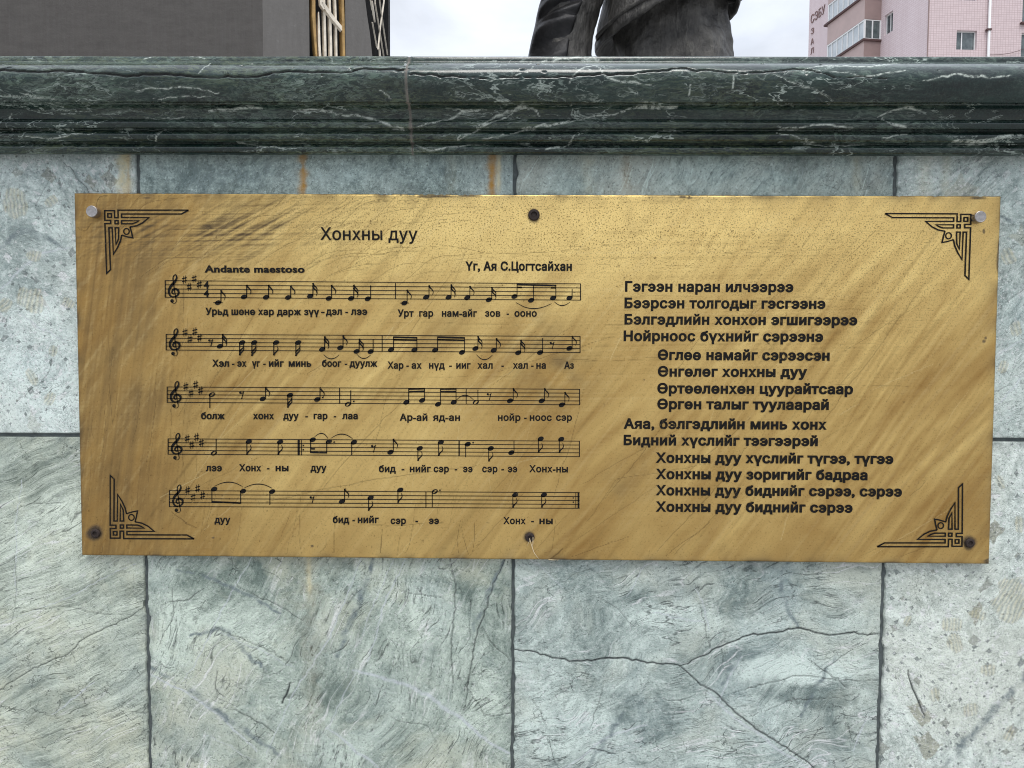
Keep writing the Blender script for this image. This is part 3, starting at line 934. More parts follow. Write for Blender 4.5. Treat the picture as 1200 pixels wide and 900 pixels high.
polish_and_sky_sheen += -0.24 * left - 0.22 * gauss(630, 430, 60, 90) - 0.2 * gauss(1150, 560, 60, 130) - 0.12 * gauss(900, 600, 300, 60) + 0.10 * big * .5
patina = 0.05 * np.clip(s6 - 0.7, 0, 2) * np.clip(.5 + .5 * blot2, 0, 1.4)
patina += left * (0.22 + 0.07 * np.clip(ver2, -.6, 2) + 0.04 * ver + .10 * np.clip(blot, -.8, 1.5)) + 0.75 * gauss(265, 268, 140, 34, -.05) * np.clip(.8 + .3 * s6, 0, 1.5) * np.clip(.6 + .4 * swr + .3 * hor, 0, 2)
patina += 0.45 * gauss(645, 420, 42, 60, -.6) * np.clip(.7 + .4 * blot2, 0, 2) + 0.35 * gauss(155, 430, 45, 150) * np.clip(.6 + .25 * ver2 + .3 * blot, 0, 2)
patina += 0.25 * gauss(740, 560, 50, 25, -.8) * np.clip(.5 + .6 * blot2, 0, 2) + .2 * gauss(540, 370, 60, 16, -.9) + .2 * gauss(500, 400, 50, 12, -.9)
patina += 0.55 * np.exp(-e_in / 0.004) * np.clip(.55 + .45 * blot2, 0, 1.5) + 0.22 * np.exp(-e_in / 0.02) * np.clip(.6 + .4 * blot2, 0, 1.5)
dirt = np.zeros(shape)
for cx, cyy, r0 in ((112.7, 624.7, 9), (1135.5, 636, 8.5), (621, 629, 7.0), (625.7, 252, 8.0)):
    dd = np.hypot(pxX - cx, pxY - cyy) + 1.2 * blot2
    dirt = np.maximum(dirt, np.clip((r0 * 1.25 - dd) / (r0 * .45), 0, 1) * .92)
for cx, cyy, hx, hy in ((1171, 290, 2.2, 12), (1169.5, 306, 2.0, 12), (1153, 271, 1.6, 3), (1153, 400, 2, 2), (1160, 658, 8, 3.5), (800, 231, 5, 1.5), (808, 232, 4, 1.2), (1145, 232, 10, 1.6), (1155, 396, 1.5, 1.5), (755, 445, 1, 1), (470, 228.5, 1.5, 1), (515, 230, 22, 1.6), (545, 229.5, 16, 1.2), (172, 232, 6, 1.2), (430, 655, 30, 1.2), (366, 640, 1.5, 1.2), (250, 630, 1.8, 1.4)):
    dd = np.hypot((pxX - cx) / hx, (pxY - cyy) / hy) + .22 * blot2
    dirt = np.maximum(dirt, np.clip((1.2 - dd) / .4, 0, 1) * .85)
# rows where a rag or tool left fine dark hairs
scr = np.zeros(shape, np.float32)
lit = np.zeros(shape, np.float32)


def scratch(buf, pts, w, am, seed, amp=0.0006):
    pl = wiggle([P_(*p) for p in pts], amp, seg=0.008, seed=seed)
    np.maximum(buf, am * line_field(XS, ZS, pl, w * 0.00115), out=buf)


r = random.Random(5)
for k in range(60):                     # arcs in the upper left
    x, y = r.uniform(110, 480), r.uniform(240, 340)
    L = r.uniform(40, 150)
    a = r.uniform(-.9, -.15)
    scratch(scr, [(x, y), (x + L * .5 * math.cos(a), y + L * .5 * math.sin(a) - 4), (x + L * math.cos(a * .5), y + L * math.sin(a * .6))], .38, r.uniform(.25, .6), k)
for k in range(48):                     # uprights down the left and along the foot
    x, y = (r.uniform(100, 240), r.uniform(320, 560)) if k < 26 else (r.uniform(100, 700), r.uniform(560, 630))
    L = r.uniform(25, 110)
    scratch(scr, [(x, y), (x + r.uniform(-8, 3), y + L * .5), (x + r.uniform(-14, 4), min(y + L, 648))], .36, r.uniform(.25, .6), 100 + k)
for k in range(90):                     # slanting ones everywhere
    x, y = r.uniform(230, 1150), r.uniform(240, 640)
    L = r.uniform(20, 150)
    a = r.gauss(2.25, .3)
    e = (x + L * math.cos(a), min(652, y + L * math.sin(a)))
    buf = scr if r.random() < .6 else lit
    scratch(buf, [(x, y), ((x + e[0]) / 2 + r.uniform(-2, 2), (y + e[1]) / 2), e], .36, r.uniform(.2, .6), 200 + k)
for k in range(40):                     # level hairs
    x, y = r.uniform(420, 1000), r.uniform(240, 470)
    L = r.uniform(40, 190)
    scratch(scr, [(x, y), (x + L * .5, y + r.uniform(-2, 3)), (x + L, y + r.uniform(-3, 5))], .30, r.uniform(.15, .45), 300 + k)
for k, (pts, w, am) in enumerate((
        ([(300, 590), (420, 565), (560, 545)], .5, .5), ([(510, 285), (580, 298), (660, 295), (700, 290)], .4, .6), ([(375, 577), (400, 545), (470, 470)], .5, .5),
        ([(200, 600), (217, 612), (230, 618)], .5, .8), ([(90, 265), (100, 275), (106, 262)], .5, .7), ([(112, 245), (112, 230), (125, 229)], .5, .7), ([(120, 274), (130, 272)], .5, .6),
        ([(770, 645), (850, 560), (878, 520)], .5, .5), ([(1085, 330), (1020, 420), (960, 500)], .6, .4), ([(895, 395), (901, 404)], .8, .9), ([(448, 620), (446, 648)], .6, .7),
        ([(430, 615), (470, 614), (520, 612)], .4, .5), ([(540, 616), (548, 650)], .4, .6), ([(470, 615), (466, 650)], .4, .5), ([(645, 655), (655, 648), (660, 643)], .8, .7), ([(560, 600), (640, 500)], .5, .3))):
    scratch(scr, pts, w, am, 400 + k)
scr, lit = on_sheet(scr), on_sheet(lit)
tex = 0.3 * swr * gauss(300, 300, 260, 120) + 0.36 * hor * (0.3 + gauss(820, 320, 220, 140)) + 0.25 * ver * left + 0.35 * s2
pits = np.clip(pit - 2.3, 0, 1) * (0.35 + .8 * gauss(600, 260, 330, 70) + .5 * gauss(760, 330, 150, 100) + .5 * gauss(260, 590, 200, 60))
# ragged upper edge, worn corner, slight dishing of the sheet
edge_n = fnoise((1, nx), step, 0.004, seed=77)[0]
rag = np.clip(edge_n - .4, 0, 3) * 0.0009 * (0.35 + np.exp(-((pxX[-1] - 530) / 60) ** 2) * 1.4)
Zq2 = Zq - np.where(V > 0.998, rag[None, :], 0)
Yq = np.full(shape, YP) + 0.00025 * np.clip(big, -1.5, 1.5) * np.clip(e_in / 0.05, 0, 1) + 0.0007 * np.clip(1 - e_in / 0.0016, 0, 1) ** 2
Yq = np.minimum(Yq, YP + 0.002)
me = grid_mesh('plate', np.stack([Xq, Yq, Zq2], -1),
               {'polish_and_sky_sheen': polish_and_sky_sheen, 'patina': np.clip(patina, 0, 1.2), 'dirt': dirt, 'scr': scr, 'lit': lit, 'tex': tex, 'pits': np.clip(pits, 0, 1), 'pitted': np.clip(gauss(600, 255, 340, 60) + .6 * gauss(1050, 300, 120, 80) + .35 * gauss(850, 330, 300, 120), 0, 1)}, skirt=YP + 0.0045)
m, g, b, pos = new_mat('worn_brass')
po = g.attr('polish_and_sky_sheen')
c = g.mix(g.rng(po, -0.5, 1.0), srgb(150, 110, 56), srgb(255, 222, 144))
fine = g.noise(pos, 420, 4, 0.75)
sm = g.noise(pos, 30, 7, 0.65)
c = g.mix(g.rng(sm, 0.35, 0.7, 0.0, 0.16), c, srgb(150, 112, 60))
c = g.mix(g.m('MULTIPLY', g.attr('patina'), g.rng(sm, 0.25, 0.7, 0.55, 1.0)), c, srgb(88, 72, 50))
c = g.mix(g.rng(g.m('MULTIPLY', g.attr('tex'), 0.5), 0.1, 1.0, 0, 0.42), c, srgb(100, 80, 48))
c = g.mix(g.rng(g.m('MULTIPLY', g.attr('tex'), -0.5), 0.1, 1.0, 0, 0.3), c, srgb(252, 228, 165))
c = g.mix(g.rng(fine, 0.55, 0.72, 0, 0.5), c, srgb(110, 84, 45))
mp = g.attr('pitted')
c = g.mix(g.m('MULTIPLY', mp, g.rng(g.noise(pos, 520, 3, 0.6), 0.55, 0.63, 0, .8)), c, srgb(104, 80, 42))
c = g.mix(g.attr('pits'), c, srgb(70, 52, 28))
c = g.mix(g.m('MULTIPLY', g.attr('lit'), 0.6), c, srgb(255, 238, 180))
c = g.mix(g.m('MULTIPLY', g.attr('scr'), 0.8), c, srgb(62, 48, 30))
c = g.mix(g.m('MULTIPLY', g.attr('dirt'), g.rng(fine, 0.3, 0.6, 0.75, 1)), c, (0.016, 0.014, 0.014))
g.put(b, 'Base Color', c)
g.put(b, 'Metallic', g.rng(g.m('ADD', g.attr('dirt'), g.m('MULTIPLY', g.attr('patina'), .45)), 0, 1, 0.93, 0.2))
g.put(b, 'Roughness', g.m('ADD', g.rng(po, -0.4, 0.9, 0.50, 0.36), g.m('MULTIPLY', g.attr('dirt'), 0.3)))
hh = g.m('ADD', g.m('MULTIPLY', fine, .5), g.m('ADD', g.m('MULTIPLY', g.attr('tex'), .05), g.m('MULTIPLY', g.m('ADD', g.attr('scr'), g.attr('pits')), -.8)))
nb = g.bump(hh, 0.30, 0.0006)
g.put(b, 'Normal', g.bump(g.noise(pos, 22, 3, .5), 0.05, 0.006, nb))
BRASS = m
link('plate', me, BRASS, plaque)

m, g, b, pos = new_mat('black_enamel')
wn = g.noise(pos, 260, 4, 0.75)
wl = g.noise(pos, 30, 4, 0.6)
c = g.mix(g.rng(wn, 0.35, 0.7), (0.006, 0.006, 0.006), (0.016, 0.014, 0.012))
c = g.mix(g.m('MULTIPLY', g.rng(wn, 0.58, 0.70), g.rng(wl, 0.52, 0.64)), c, (0.20, 0.145, 0.06))
g.put(b, 'Base Color', c)
g.put(b, 'Roughness', 0.6)
g.put(b, 'Specular IOR Level', 0.12)
INK = m
INKY = YP - 0.0007


class Ink:
    """flat lettering and line work, drawn in photo pixels and laid on the plate"""
    def __init__(self):
        self.mb = MB()

    def at(self, x, y):
        q = on_y(x, y, INKY)
        return (q[0], q[1], q[2])

    def stroke(self, pts, w, closed=False):
        pts = [np.array(p, float) for p in pts]
        n = len(pts)
        ws = list(w) if hasattr(w, '__len__') else [w] * n
        L, Rr = [], []
        for i in range(n):
            if closed:
                a, c = pts[i - 1], pts[(i + 1) % n]
            else:
                a, c = pts[max(i - 1, 0)], pts[min(i + 1, n - 1)]
            d1 = pts[i] - a
            d2 = c - pts[i]
            l1, l2 = np.hypot(*d1), np.hypot(*d2)
            if l1 < 1e-9:
                d1 = d2
            if l2 < 1e-9:
                d2 = d1
            d1, d2 = d1 / np.hypot(*d1), d2 / np.hypot(*d2)
            nn = np.array([-(d1 + d2)[1], (d1 + d2)[0]])
            ln = np.hypot(*nn)
            nn = nn / ln if ln > 1e-6 else np.array([-d1[1], d1[0]])
            k = 1 / max(0.45, abs(nn @ np.array([-d1[1], d1[0]])))
            L.append(pts[i] + nn * ws[i] / 2 * k)
            Rr.append(pts[i] - nn * ws[i] / 2 * k)
        for i in range(n if closed else n - 1):
            j = (i + 1) % n
            self.mb.poly([self.at(*L[i]), self.at(*Rr[i]), self.at(*Rr[j]), self.at(*L[j])])
        return self

    def fill(self, pts):
        self.mb.poly([self.at(*p) for p in pts])
        return self

    def ellipse(self, cx, cyy, rx, ry, tilt=0.0, hole=0.0):
        n = 16
        ca, sa = math.cos(tilt), math.sin(tilt)
        o = [(cx + rx * math.cos(t) * ca + ry * math.sin(t) * sa, cyy - rx * math.cos(t) * sa + ry * math.sin(t) * ca) for t in [2 * math.pi * k / n for k in range(n)]]
        if hole:
            t2 = tilt + .35
            ca, sa = math.cos(t2), math.sin(t2)
            q = [(cx + rx * hole * math.cos(t) * ca + ry * hole * .55 * math.sin(t) * sa, cyy - rx * hole * math.cos(t) * sa + ry * hole * .55 * math.sin(t) * ca) for t in [2 * math.pi * k / n for k in range(n)]]
            for i in range(n):
                j = (i + 1) % n
                self.mb.poly([self.at(*o[i]), self.at(*o[j]), self.at(*q[j]), self.at(*q[i])])
        else:
            self.fill(o)
        return self

    def done(self, name, parent):
        me = bpy.data.meshes.new(name)
        me.from_pydata(self.mb.v, [], self.mb.f)
        o = link(name, me, INK, parent)
        return rebase(o)


_glyphs = {}


def text_polys(body, bold):
    """outline of a line of lettering, thickened by bold and cut into triangles by winding number"""
    if (body, bold) in _glyphs:
        return _glyphs[body, bold]
    cu = bpy.data.curves.new('lettering', 'FONT')
    cu.body = body
    cu.size = 1.0
    cu.space_character = 1.0 + bold * 1.6
    ob = bpy.data.objects.new('lettering', cu)
    COL.objects.link(ob)
    dg = bpy.context.evaluated_depsgraph_get()
    dg.update()
    outl = ob.evaluated_get(dg).to_curve(dg)
    loops = []
    for sp_ in outl.splines:
        bp = sp_.bezier_points
        n = len(bp)
        pts = []
        for i in range(n):
            p0, p3 = bp[i], bp[(i + 1) % n]
            a0, a1, a2, a3 = (np.array(q[:2]) for q in (p0.co, p0.handle_right, p3.handle_left, p3.co))
            straight = abs(np.cross(a1 - a0, a3 - a0)) + abs(np.cross(a2 - a0, a3 - a0)) < 1e-5
            for t in ((0.0,) if straight else (0.0, .25, .5, .75)):
                pts.append(a0 * (1 - t) ** 3 + 3 * a1 * t * (1 - t) ** 2 + 3 * a2 * t * t * (1 - t) + a3 * t ** 3)
        P = [pts[0]]
        for q in pts[1:]:
            if np.hypot(*(q - P[-1])) > 1e-4:
                P.append(q)
        if np.hypot(*(P[-1] - P[0])) < 1e-4:
            P.pop()
        if len(P) > 2:
            loops.append(np.array(P))
    ob.evaluated_get(dg).to_curve_clear()
    bpy.data.objects.remove(ob)
    bpy.data.curves.remove(cu)
    area = lambda P: 0.5 * np.sum(P[:, 0] * np.roll(P[:, 1], -1) - np.roll(P[:, 0], -1) * P[:, 1])
    verts, faces = [], []
    # letters are handled in clusters that overlap in x
    order = sorted(loops, key=lambda P: P[:, 0].min())
    groups, xmax = [], -9
    for P in order:
        if P[:, 0].min() > xmax + .004:
            groups.append([])
        groups[-1].append(P)
        xmax = max(xmax, P[:, 0].max())
    from mathutils.geometry import delaunay_2d_cdt
    for grp in groups:
        vv, ee = [], []
        thick = []
        big_ = max(grp, key=lambda P: abs(area(P)))
        sgn = 1.0 if area(big_) > 0 else -1.0
        for P in grp:
            d1 = P - np.roll(P, 1, 0)
            d2 = np.roll(P, -1, 0) - P
            d1 /= np.hypot(d1[:, 0], d1[:, 1])[:, None] + 1e-12
            d2 /= np.hypot(d2[:, 0], d2[:, 1])[:, None] + 1e-12
            n1 = np.stack([d1[:, 1], -d1[:, 0]], -1)
            n2 = np.stack([d2[:, 1], -d2[:, 0]], -1)
            m_ = n1 + n2
            ln = np.maximum(np.sum(m_ * n1, 1), 0.6)[:, None]
            Q = P + sgn * bold * m_ / ln
            b0 = len(vv)
            vv += [Vector((float(q[0]), float(q[1]))) for q in Q]
            ee += [(b0 + i, b0 + (i + 1) % len(Q)) for i in range(len(Q))]
            thick.append(Q)
        ov, oe, of, *_ = delaunay_2d_cdt(vv, ee, [], 0, 1e-5)
        b0 = len(verts)
        verts += [(v_.x, v_.y) for v_ in ov]
        for tri in of:
            c = sum((np.array(ov[i]) for i in tri), np.zeros(2)) / len(tri)
            wn = 0
            for Q in thick:
                R_ = np.roll(Q, -1, 0)
                up_ = (Q[:, 1] <= c[1]) & (R_[:, 1] > c[1])
                dn_ = (Q[:, 1] > c[1]) & (R_[:, 1] <= c[1])
                cr_ = (R_[:, 0] - Q[:, 0]) * (c[1] - Q[:, 1]) - (c[0] - Q[:, 0]) * (R_[:, 1] - Q[:, 1])
                wn += int(np.sum(up_ & (cr_ > 0))) - int(np.sum(dn_ & (cr_ < 0)))
            if wn:
                faces.append(tuple(b0 + i for i in tri))
    used = sorted({i for f_ in faces for i in f_})
    remap = {u_: k_ for k_, u_ in enumerate(used)}
    verts = np.array([verts[i] for i in used])
    faces = [tuple(remap[i] for i in f_) for f_ in faces]
    _glyphs[body, bold] = (verts, faces)
    return verts, faces


def write(ink, body, x0, x1, y, cap, bold=0.02):
    if body == '-':
        ink.stroke([(x0, y - cap * .33), (x1, y - cap * .33)], cap * 0.2)
        return
    v, f = text_polys(body, bold)
    u0, u1 = v[:, 0].min(), v[:, 0].max()
    a, c = ink.at(x0, y), ink.at(x1, y)
    sx = (c[0] - a[0]) / (u1 - u0)
    sz = cap / F * 0.988 / 0.727
    bs = len(ink.mb.v)
    for q in v:
        ink.mb.v.append((a[0] + (q[0] - u0) * sx, a[1], a[2] + q[1] * sz))
    ink.mb.f += [tuple(bs + i for i in p) for p in f]


def inscription(name, items, bold, parent=None):
    k = Ink()
    for it in items:
        write(k, *it, bold=bold)
    return k.done(name, parent or plaque)


inscription('song_title', [('Хонхны дуу', 375.3, 489.2, 281.0, 14.4)], 0.012)
inscription('tempo_marking', [('Andante maestoso', 239.6, 356.8, 319.0, 8.1)], 0.038)
inscription('author_credit', [('Үг, Ая С.Цогтсайхан', 545.2, 670.2, 316.6, 9.7)], 0.044)
for body, x0, x1, y in (
        ('Гэгээн наран илчээрээ', 732.4, 929.7, 341.3), ('Бээрсэн толгодыг гэсгээнэ', 731.8, 967.3, 360.7), ('Бэлгэдлийн хонхон эгшигээрээ', 731.8, 1004.6, 379.8),
        ('Нойрноос бүхнийг сэрээнэ', 730.8, 964.6, 399.2), ('Өглөө намайг сэрээсэн', 770.9, 972.3, 421.4), ('Өнгөлөг хонхны дуу', 770.9, 946.0, 440.8),
        ('Өртөөлөнхөн цуурайтсаар', 770.3, 999.7, 460.6), ('Өргөн талыг туулаарай', 770.3, 971.3, 479.0), ('Аяа, бэлгэдлийн минь хонх', 730.8, 968.9, 502.0),
        ('Бидний хүслийг тээгээрэй', 730.8, 958.4, 521.3), ('Хонхны дуу хүслийг түгээ, түгээ', 768.5, 1046.9, 541.9), ('Хонхны дуу зоригийг бадраа', 768.5, 1016.7, 561.0),
        ('Хонхны дуу биднийг сэрээ, сэрээ', 768.5, 1057.0, 580.0), ('Хонхны дуу биднийг сэрээ', 768.5, 999.1, 599.2)):
    inscription('verse_line', [(body, x0, x1, y, 11.3)], 0.042)


def zz(ox, oy, s=4.4444):
    return lambda x, y: (ox + x / s, oy + y / s)


ZA, ZB, ZC, ZD = zz(180, 250), zz(430, 250), zz(180, 440), zz(430, 440)


def lyric(parts):
    out = []
    for Zf, yb, its in parts:
        for body, a, c in its:
            (xa, y), (xc, _) = Zf(a, yb), Zf(c, yb)
            out.append((body, xa, xc, y, 7.9))
    run_ = [out[0]]
    for it in out[1:] + [None]:             # words with a wide gap between them are separate phrases
        if it is None or it[1] - run_[-1][2] > 13:
            inscription('lyric_phrase', run_, 0.036)
            run_ = []
        if it is not None:
            run_.append(it)


lyric([(ZA, 528, [('Урьд шөнө хар дарж зүү', 270, 862), ('-', 872, 890), ('дэл', 897, 980), ('-', 998, 1012), ('лээ', 1027, 1112)]),
       (ZB, 537, [('Урт', 160, 243), ('гар', 272, 345), ('нам-айг', 390, 573), ('зов', 615, 695), ('-', 727, 740), ('ооно', 768, 885)])])
lyric([(ZA, 798, [('Хэл', 305, 392), ('-', 407, 420), ('эх', 435, 483), ('үг', 512, 553), ('-', 570, 583), ('ийг', 600, 677), ('минь', 703, 820), ('боог', 877, 977), ('-', 995, 1008), ('дуулж', 1020, 1165)]),
       (ZB, 808, [('Хар', 107, 190), ('-', 205, 218), ('ах', 232, 285), ('нүд', 323, 405), ('-', 428, 442), ('ииг', 465, 540), ('хал', 575, 655), ('-', 700, 713), ('хал', 760, 838), ('-', 855, 868), ('на', 882, 932), ('Аз', 1027, 1078)])])
lyric([(ZC, 227, [('болж', 247, 370), ('хонх', 517, 627), ('дуу', 675, 755), ('-', 790, 803), ('гар', 833, 905), ('-', 938, 950), ('лаа', 982, 1063)]),
       (ZD, 235, [('Ар-ай', 170, 315), ('яд-ан', 343, 485), ('нойр', 682, 800), ('-', 818, 832), ('ноос', 848, 963), ('сэр', 985, 1068)])])
lyric([(ZC, 498, [('лээ', 272, 355), ('Хонх', 445, 560), ('-', 590, 603), ('ны', 635, 702), ('дуу', 817, 900)]),
       (ZD, 503, [('бид', 62, 150), ('-', 180, 195), ('нийг', 223, 333), ('сэр', 347, 427), ('-', 457, 470), ('ээ', 500, 550), ('сэр', 600, 680), ('-', 700, 714), ('ээ', 733, 783), ('Хонх-ны', 845, 1047)])])
lyric([(ZC, 768, [('дуу', 317, 400), ('бид', 933, 1018), ('-', 1035, 1048), ('нийг', 1063, 1172)]),
       (ZD, 773, [('сэр', 123, 203), ('-', 252, 266), ('ээ', 322, 375), ('Хонх', 710, 827), ('-', 855, 870), ('ны', 898, 968)])])


def crom(pts, n=6):
    pts = [np.array(p, float) for p in pts]
    P = [pts[0]] + pts + [pts[-1]]
    out = []
    for i in range(1, len(P) - 2):
        for k in range(n):
            t = k / n
            a, b_, c, d = P[i - 1:i + 3]
            out.append(0.5 * (2 * b_ + (c - a) * t + (2 * a - 5 * b_ + 4 * c - d) * t * t + (3 * b_ - a - 3 * c + d) * t ** 3))
    out.append(pts[-1])
    return out


CLEF = [(286, 560), (305, 590), (335, 598), (362, 570), (355, 520), (340, 430), (322, 310), (312, 225), (320, 180), (350, 155), (368, 185), (362, 225), (330, 275), (285, 325),
        (250, 385), (252, 450), (290, 495), (345, 495), (385, 468), (400, 430), (385, 392), (345, 375), (310, 390), (295, 425), (315, 455), (335, 450)]
CLEF_W = [9, 9, 8, 9, 12, 14, 14, 18, 16, 14, 22, 28, 38, 40, 36, 28, 26, 24, 26, 30, 34, 34, 30, 20, 14, 8]


def clef(st, xo, ytop, ybot):
    """CLEF is in a 13.33x frame where the staff runs from y 247 to 503"""
    s = (ybot - ytop) / 256.0
    cv = lambda x, y: (xo + (x - 185) / 13.33 * 1.0, ytop + (y - 247) * s)
    k = Ink()
    pts = crom([cv(*p) for p in CLEF], 5)
    wv = np.interp(np.linspace(0, len(CLEF) - 1, len(pts)), range(len(CLEF)), [w / 13.33 * 1.0 for w in CLEF_W])
    k.stroke(pts, list(wv))
    k.ellipse(*cv(296, 560), 2.0, 2.1)
    k.done('treble_clef', st)


def sharp(k, x, y):
    s = 1.0
    for dx in (-1.2, 1.2):
        k.stroke([(x + dx, y - 4.6 + dx * -.25), (x + dx, y + 4.6 - dx * .25)], .55)
    for dy in (-1.7, 1.7):
        k.stroke([(x - 2.7, y + dy + .7), (x + 2.7, y + dy - .7)], 1.25)


def flags(k, sx, sy, n, up):
    d = 1 if up else -1
    for i in range(n):
        y = sy + d * i * 3.6
        pts = crom([(sx, y), (sx + 1.2, y + d * 2.6), (sx + 4.2, y + d * 5.6), (sx + 4.9, y + d * 8.4), (sx + 3.7, y + d * 11.5)], 4)
        ws = np.interp(np.linspace(0, 1, len(pts)), [0, .25, .6, 1], [2.1, 1.7, 1.05, .4])
        k.stroke(pts, list(ws))


def note(st, Zf, hx, hy, sx=None, se=None, fl=0, half=False, ledger=False, dot=None, thin=False):
    k = Ink()
    x, y = Zf(hx, hy)
    k.ellipse(x, y, 3.75, 2.65, .38, hole=.72 if half else 0)
    if sx is not None:
        X_, Y_ = Zf(sx, se)
        k.stroke([(X_, y), (X_, Y_)], .95)
        if fl:
            flags(k, X_, Y_, fl, Y_ < y)
    if ledger:
        k.stroke([(x - 5.4, y), (x + 5.4, y)], .9)
    if dot:
        k.ellipse(*Zf(*dot), 1.0, 1.0)
    k.done('note', st)


def rest(st, Zf, x, y):
    x, y = Zf(x, y)
    k = Ink()
    k.ellipse(x - 1.7, y - 2.3, 1.25, 1.25)
    k.stroke(crom([(x - 2.2, y - 1.4), (x + .4, y - 1.5), (x + 2.2, y - 3.3)]), .8)
    k.stroke([(x + 2.3, y - 3.5), (x - .2, y + 5.2)], .9)
    k.done('rest', st)


def slur(st, Zf, x0, y0, x1, y1, ym, d=1):
    a, c, mid = Zf(x0, y0), Zf(x1, y1), Zf((x0 + x1) / 2, ym)
    k = Ink()
    q = 0.25
    pts = crom([a, (a[0] * .75 + c[0] * .25, mid[1] * .75 + (a[1] * .75 + c[1] * .25) * .25), mid, (a[0] * .25 + c[0] * .75, mid[1] * .75 + (a[1] * .25 + c[1] * .75) * .25), c], 5)
    ws = np.interp(np.linspace(0, 1, len(pts)), [0, .5, 1], [.5, 1.25, .5])
    k.stroke(pts, list(ws))
    k.done('slur', st)


def beam(st, Zf, segs):
    k = Ink()
    for x0, y0, x1, y1, w in segs:
        k.stroke([Zf(x0, y0), Zf(x1, y1)], w / 4.444)
    k.done('beam', st)


STAFFS = [((193.5, 328.8, 348.3), (680.4, 332.6, 351.7)), ((194.6, 391.8, 410.2), (679.8, 394.2, 413.1)), ((195.8, 453.5, 471.5), (679.3, 456.2, 474.4)),
          ((196.9, 514.3, 532.3), (679.0, 517.0, 535.2)), ((198.5, 575.0, 593.7), (679.3, 577.3, 595.7))]
SHARPS = [((160, 345), (185, 383), (210, 340), (237, 370), ZA), ((162, 620), (188, 655), (214, 615), (239, 648), ZA), ((167, 57), (194, 92), (218, 48), (244, 78), ZC),
          ((174, 328), (198, 362), (222, 322), (248, 350), ZC), ((177, 598), (205, 635), (229, 588), (255, 625), ZC)]
staffs = []
for i, ((xl, t0, b0), (xr, t1, b1)) in enumerate(STAFFS):
    k = Ink()
    for j in range(5):
        ya, yb = t0 + (b0 - t0) * j / 4, t1 + (b1 - t1) * j / 4
        k.stroke([(xl + (xr - xl) * q / 6, ya + (yb - ya) * q / 6) for q in range(7)], .86)
    st = k.done('music_staff', plaque)
    k = Ink().stroke([(xl, t0 - .4), (xl, b0 + .4)], 1.1)
    k.done('bar_line', st)
    if i < 4:
        Ink().stroke([(xr, t1 - .4), (xr, b1 + .4)], 1.1).done('bar_line', st)
    clef(st, xl - .4, t0, b0)
    k = Ink()
    for p in SHARPS[i][:4]:
        sharp(k, *SHARPS[i][4](*p))
    k.done('key_signature', st)
    staffs.append(st)

s = staffs[0]
k = Ink()
write(k, '4', 238.7, 244.6, 338.2, 8.6, bold=.035)
write(k, '4', 238.7, 244.6, 348.2, 8.6, bold=.035)
k.done('time_signature', s)
bar = lambda st, Zf, x, a, c, w=.95: Ink().stroke([Zf(x, a), Zf(x, c)], w).done('bar_line', st)
note(s, ZA, 335, 465, 350, 400, 1, ledger=True)
for hx, hy, sx, se, f in ((470, 435, 484, 372, 1), (585, 437, 598, 372, 1), (700, 438, 713, 375, 1), (815, 431, 829, 363, 2), (912, 443, 926, 372, 1), (1028, 443, 1042, 372, 2), (1115, 445, 1130, 375, 0)):
    note(s, ZA, hx, hy, sx, se, f)
bar(s, ZB, 148, 363, 447)
note(s, ZB, 195, 467, 209, 398, 1, ledger=True)
for hx, hy, sx, se, f in ((308, 437, 323, 375, 1), (425, 438, 438, 370, 2), (522, 440, 536, 378, 1), (635, 450, 650, 385, 2), (768, 433, 782, 370, 0), (855, 453, 868, 372, 0), (970, 441, 984, 374, 0), (1055, 441, 1069, 393, 0)):
    note(s, ZB, hx, hy, sx, se, f)
beam(s, ZB, [(780, 371, 986, 376, 9), (782, 385, 807, 386, 8), (958, 388, 984, 388, 8)])
slur(s, ZB, 776, 464, 962, 470, 496)
slur(s, ZB, 975, 460, 1058, 462, 480)
s = staffs[1]
rest(s, ZA, 297, 672)
for hx, hy, sx, se, f in ((345, 692, 358, 628, 2), (460, 673, 447, 740, 2), (523, 673, 511, 743, 2), (637, 673, 625, 740, 1), (752, 673, 740, 743, 2), (877, 709, 890, 640, 2), (972, 700, 986, 637, 1), (1057, 719, 1070, 653, 2), (1130, 720, 1143, 655, 0)):
    note(s, ZA, hx, hy, sx, se, f)
slur(s, ZA, 885, 736, 965, 738, 758)
slur(s, ZA, 1058, 734, 1130, 738, 756)
bar(s, ZA, 1190, 637, 720)
for hx, hy, sx, se, f in ((125, 711, 138, 643, 0), (247, 711, 260, 646, 0), (355, 712, 368, 643, 0), (495, 724, 508, 646, 0), (565, 704, 578, 640, 2), (660, 714, 674, 650, 1), (788, 726, 801, 658, 2), (902, 725, 915, 650, 0), (1055, 703, 1069, 638, 1)):
    note(s, ZB, hx, hy, sx, se, f)
beam(s, ZB, [(136, 645, 262, 648, 9), (138, 658, 260, 661, 9)])
beam(s, ZB, [(366, 645, 510, 649, 9), (368, 658, 508, 662, 9)])
slur(s, ZB, 570, 736, 654, 738, 762)
rest(s, ZB, 965, 685)
s = staffs[2]
note(s, ZC, 303, 100, 292, 170, half=True)
rest(s, ZC, 458, 100)
note(s, ZC, 568, 122, 582, 60, 1)
note(s, ZC, 710, 103, 698, 168, 2)
note(s, ZC, 852, 125, 866, 62, 1, dot=(880, 115))
bar(s, ZC, 968, 64, 148)
note(s, ZC, 1012, 150, 1026, 78, half=True, dot=(1042, 135))
for hx, hy, sx, se, f in ((205, 140, 217, 70, 0), (287, 130, 300, 68, 0), (370, 150, 383, 70, 0), (452, 140, 464, 68, 0), (745, 132, 762, 66, 1), (910, 132, 925, 66, 1), (1015, 153, 1031, 86, 1)):
    note(s, ZD, hx, hy, sx, se, f)
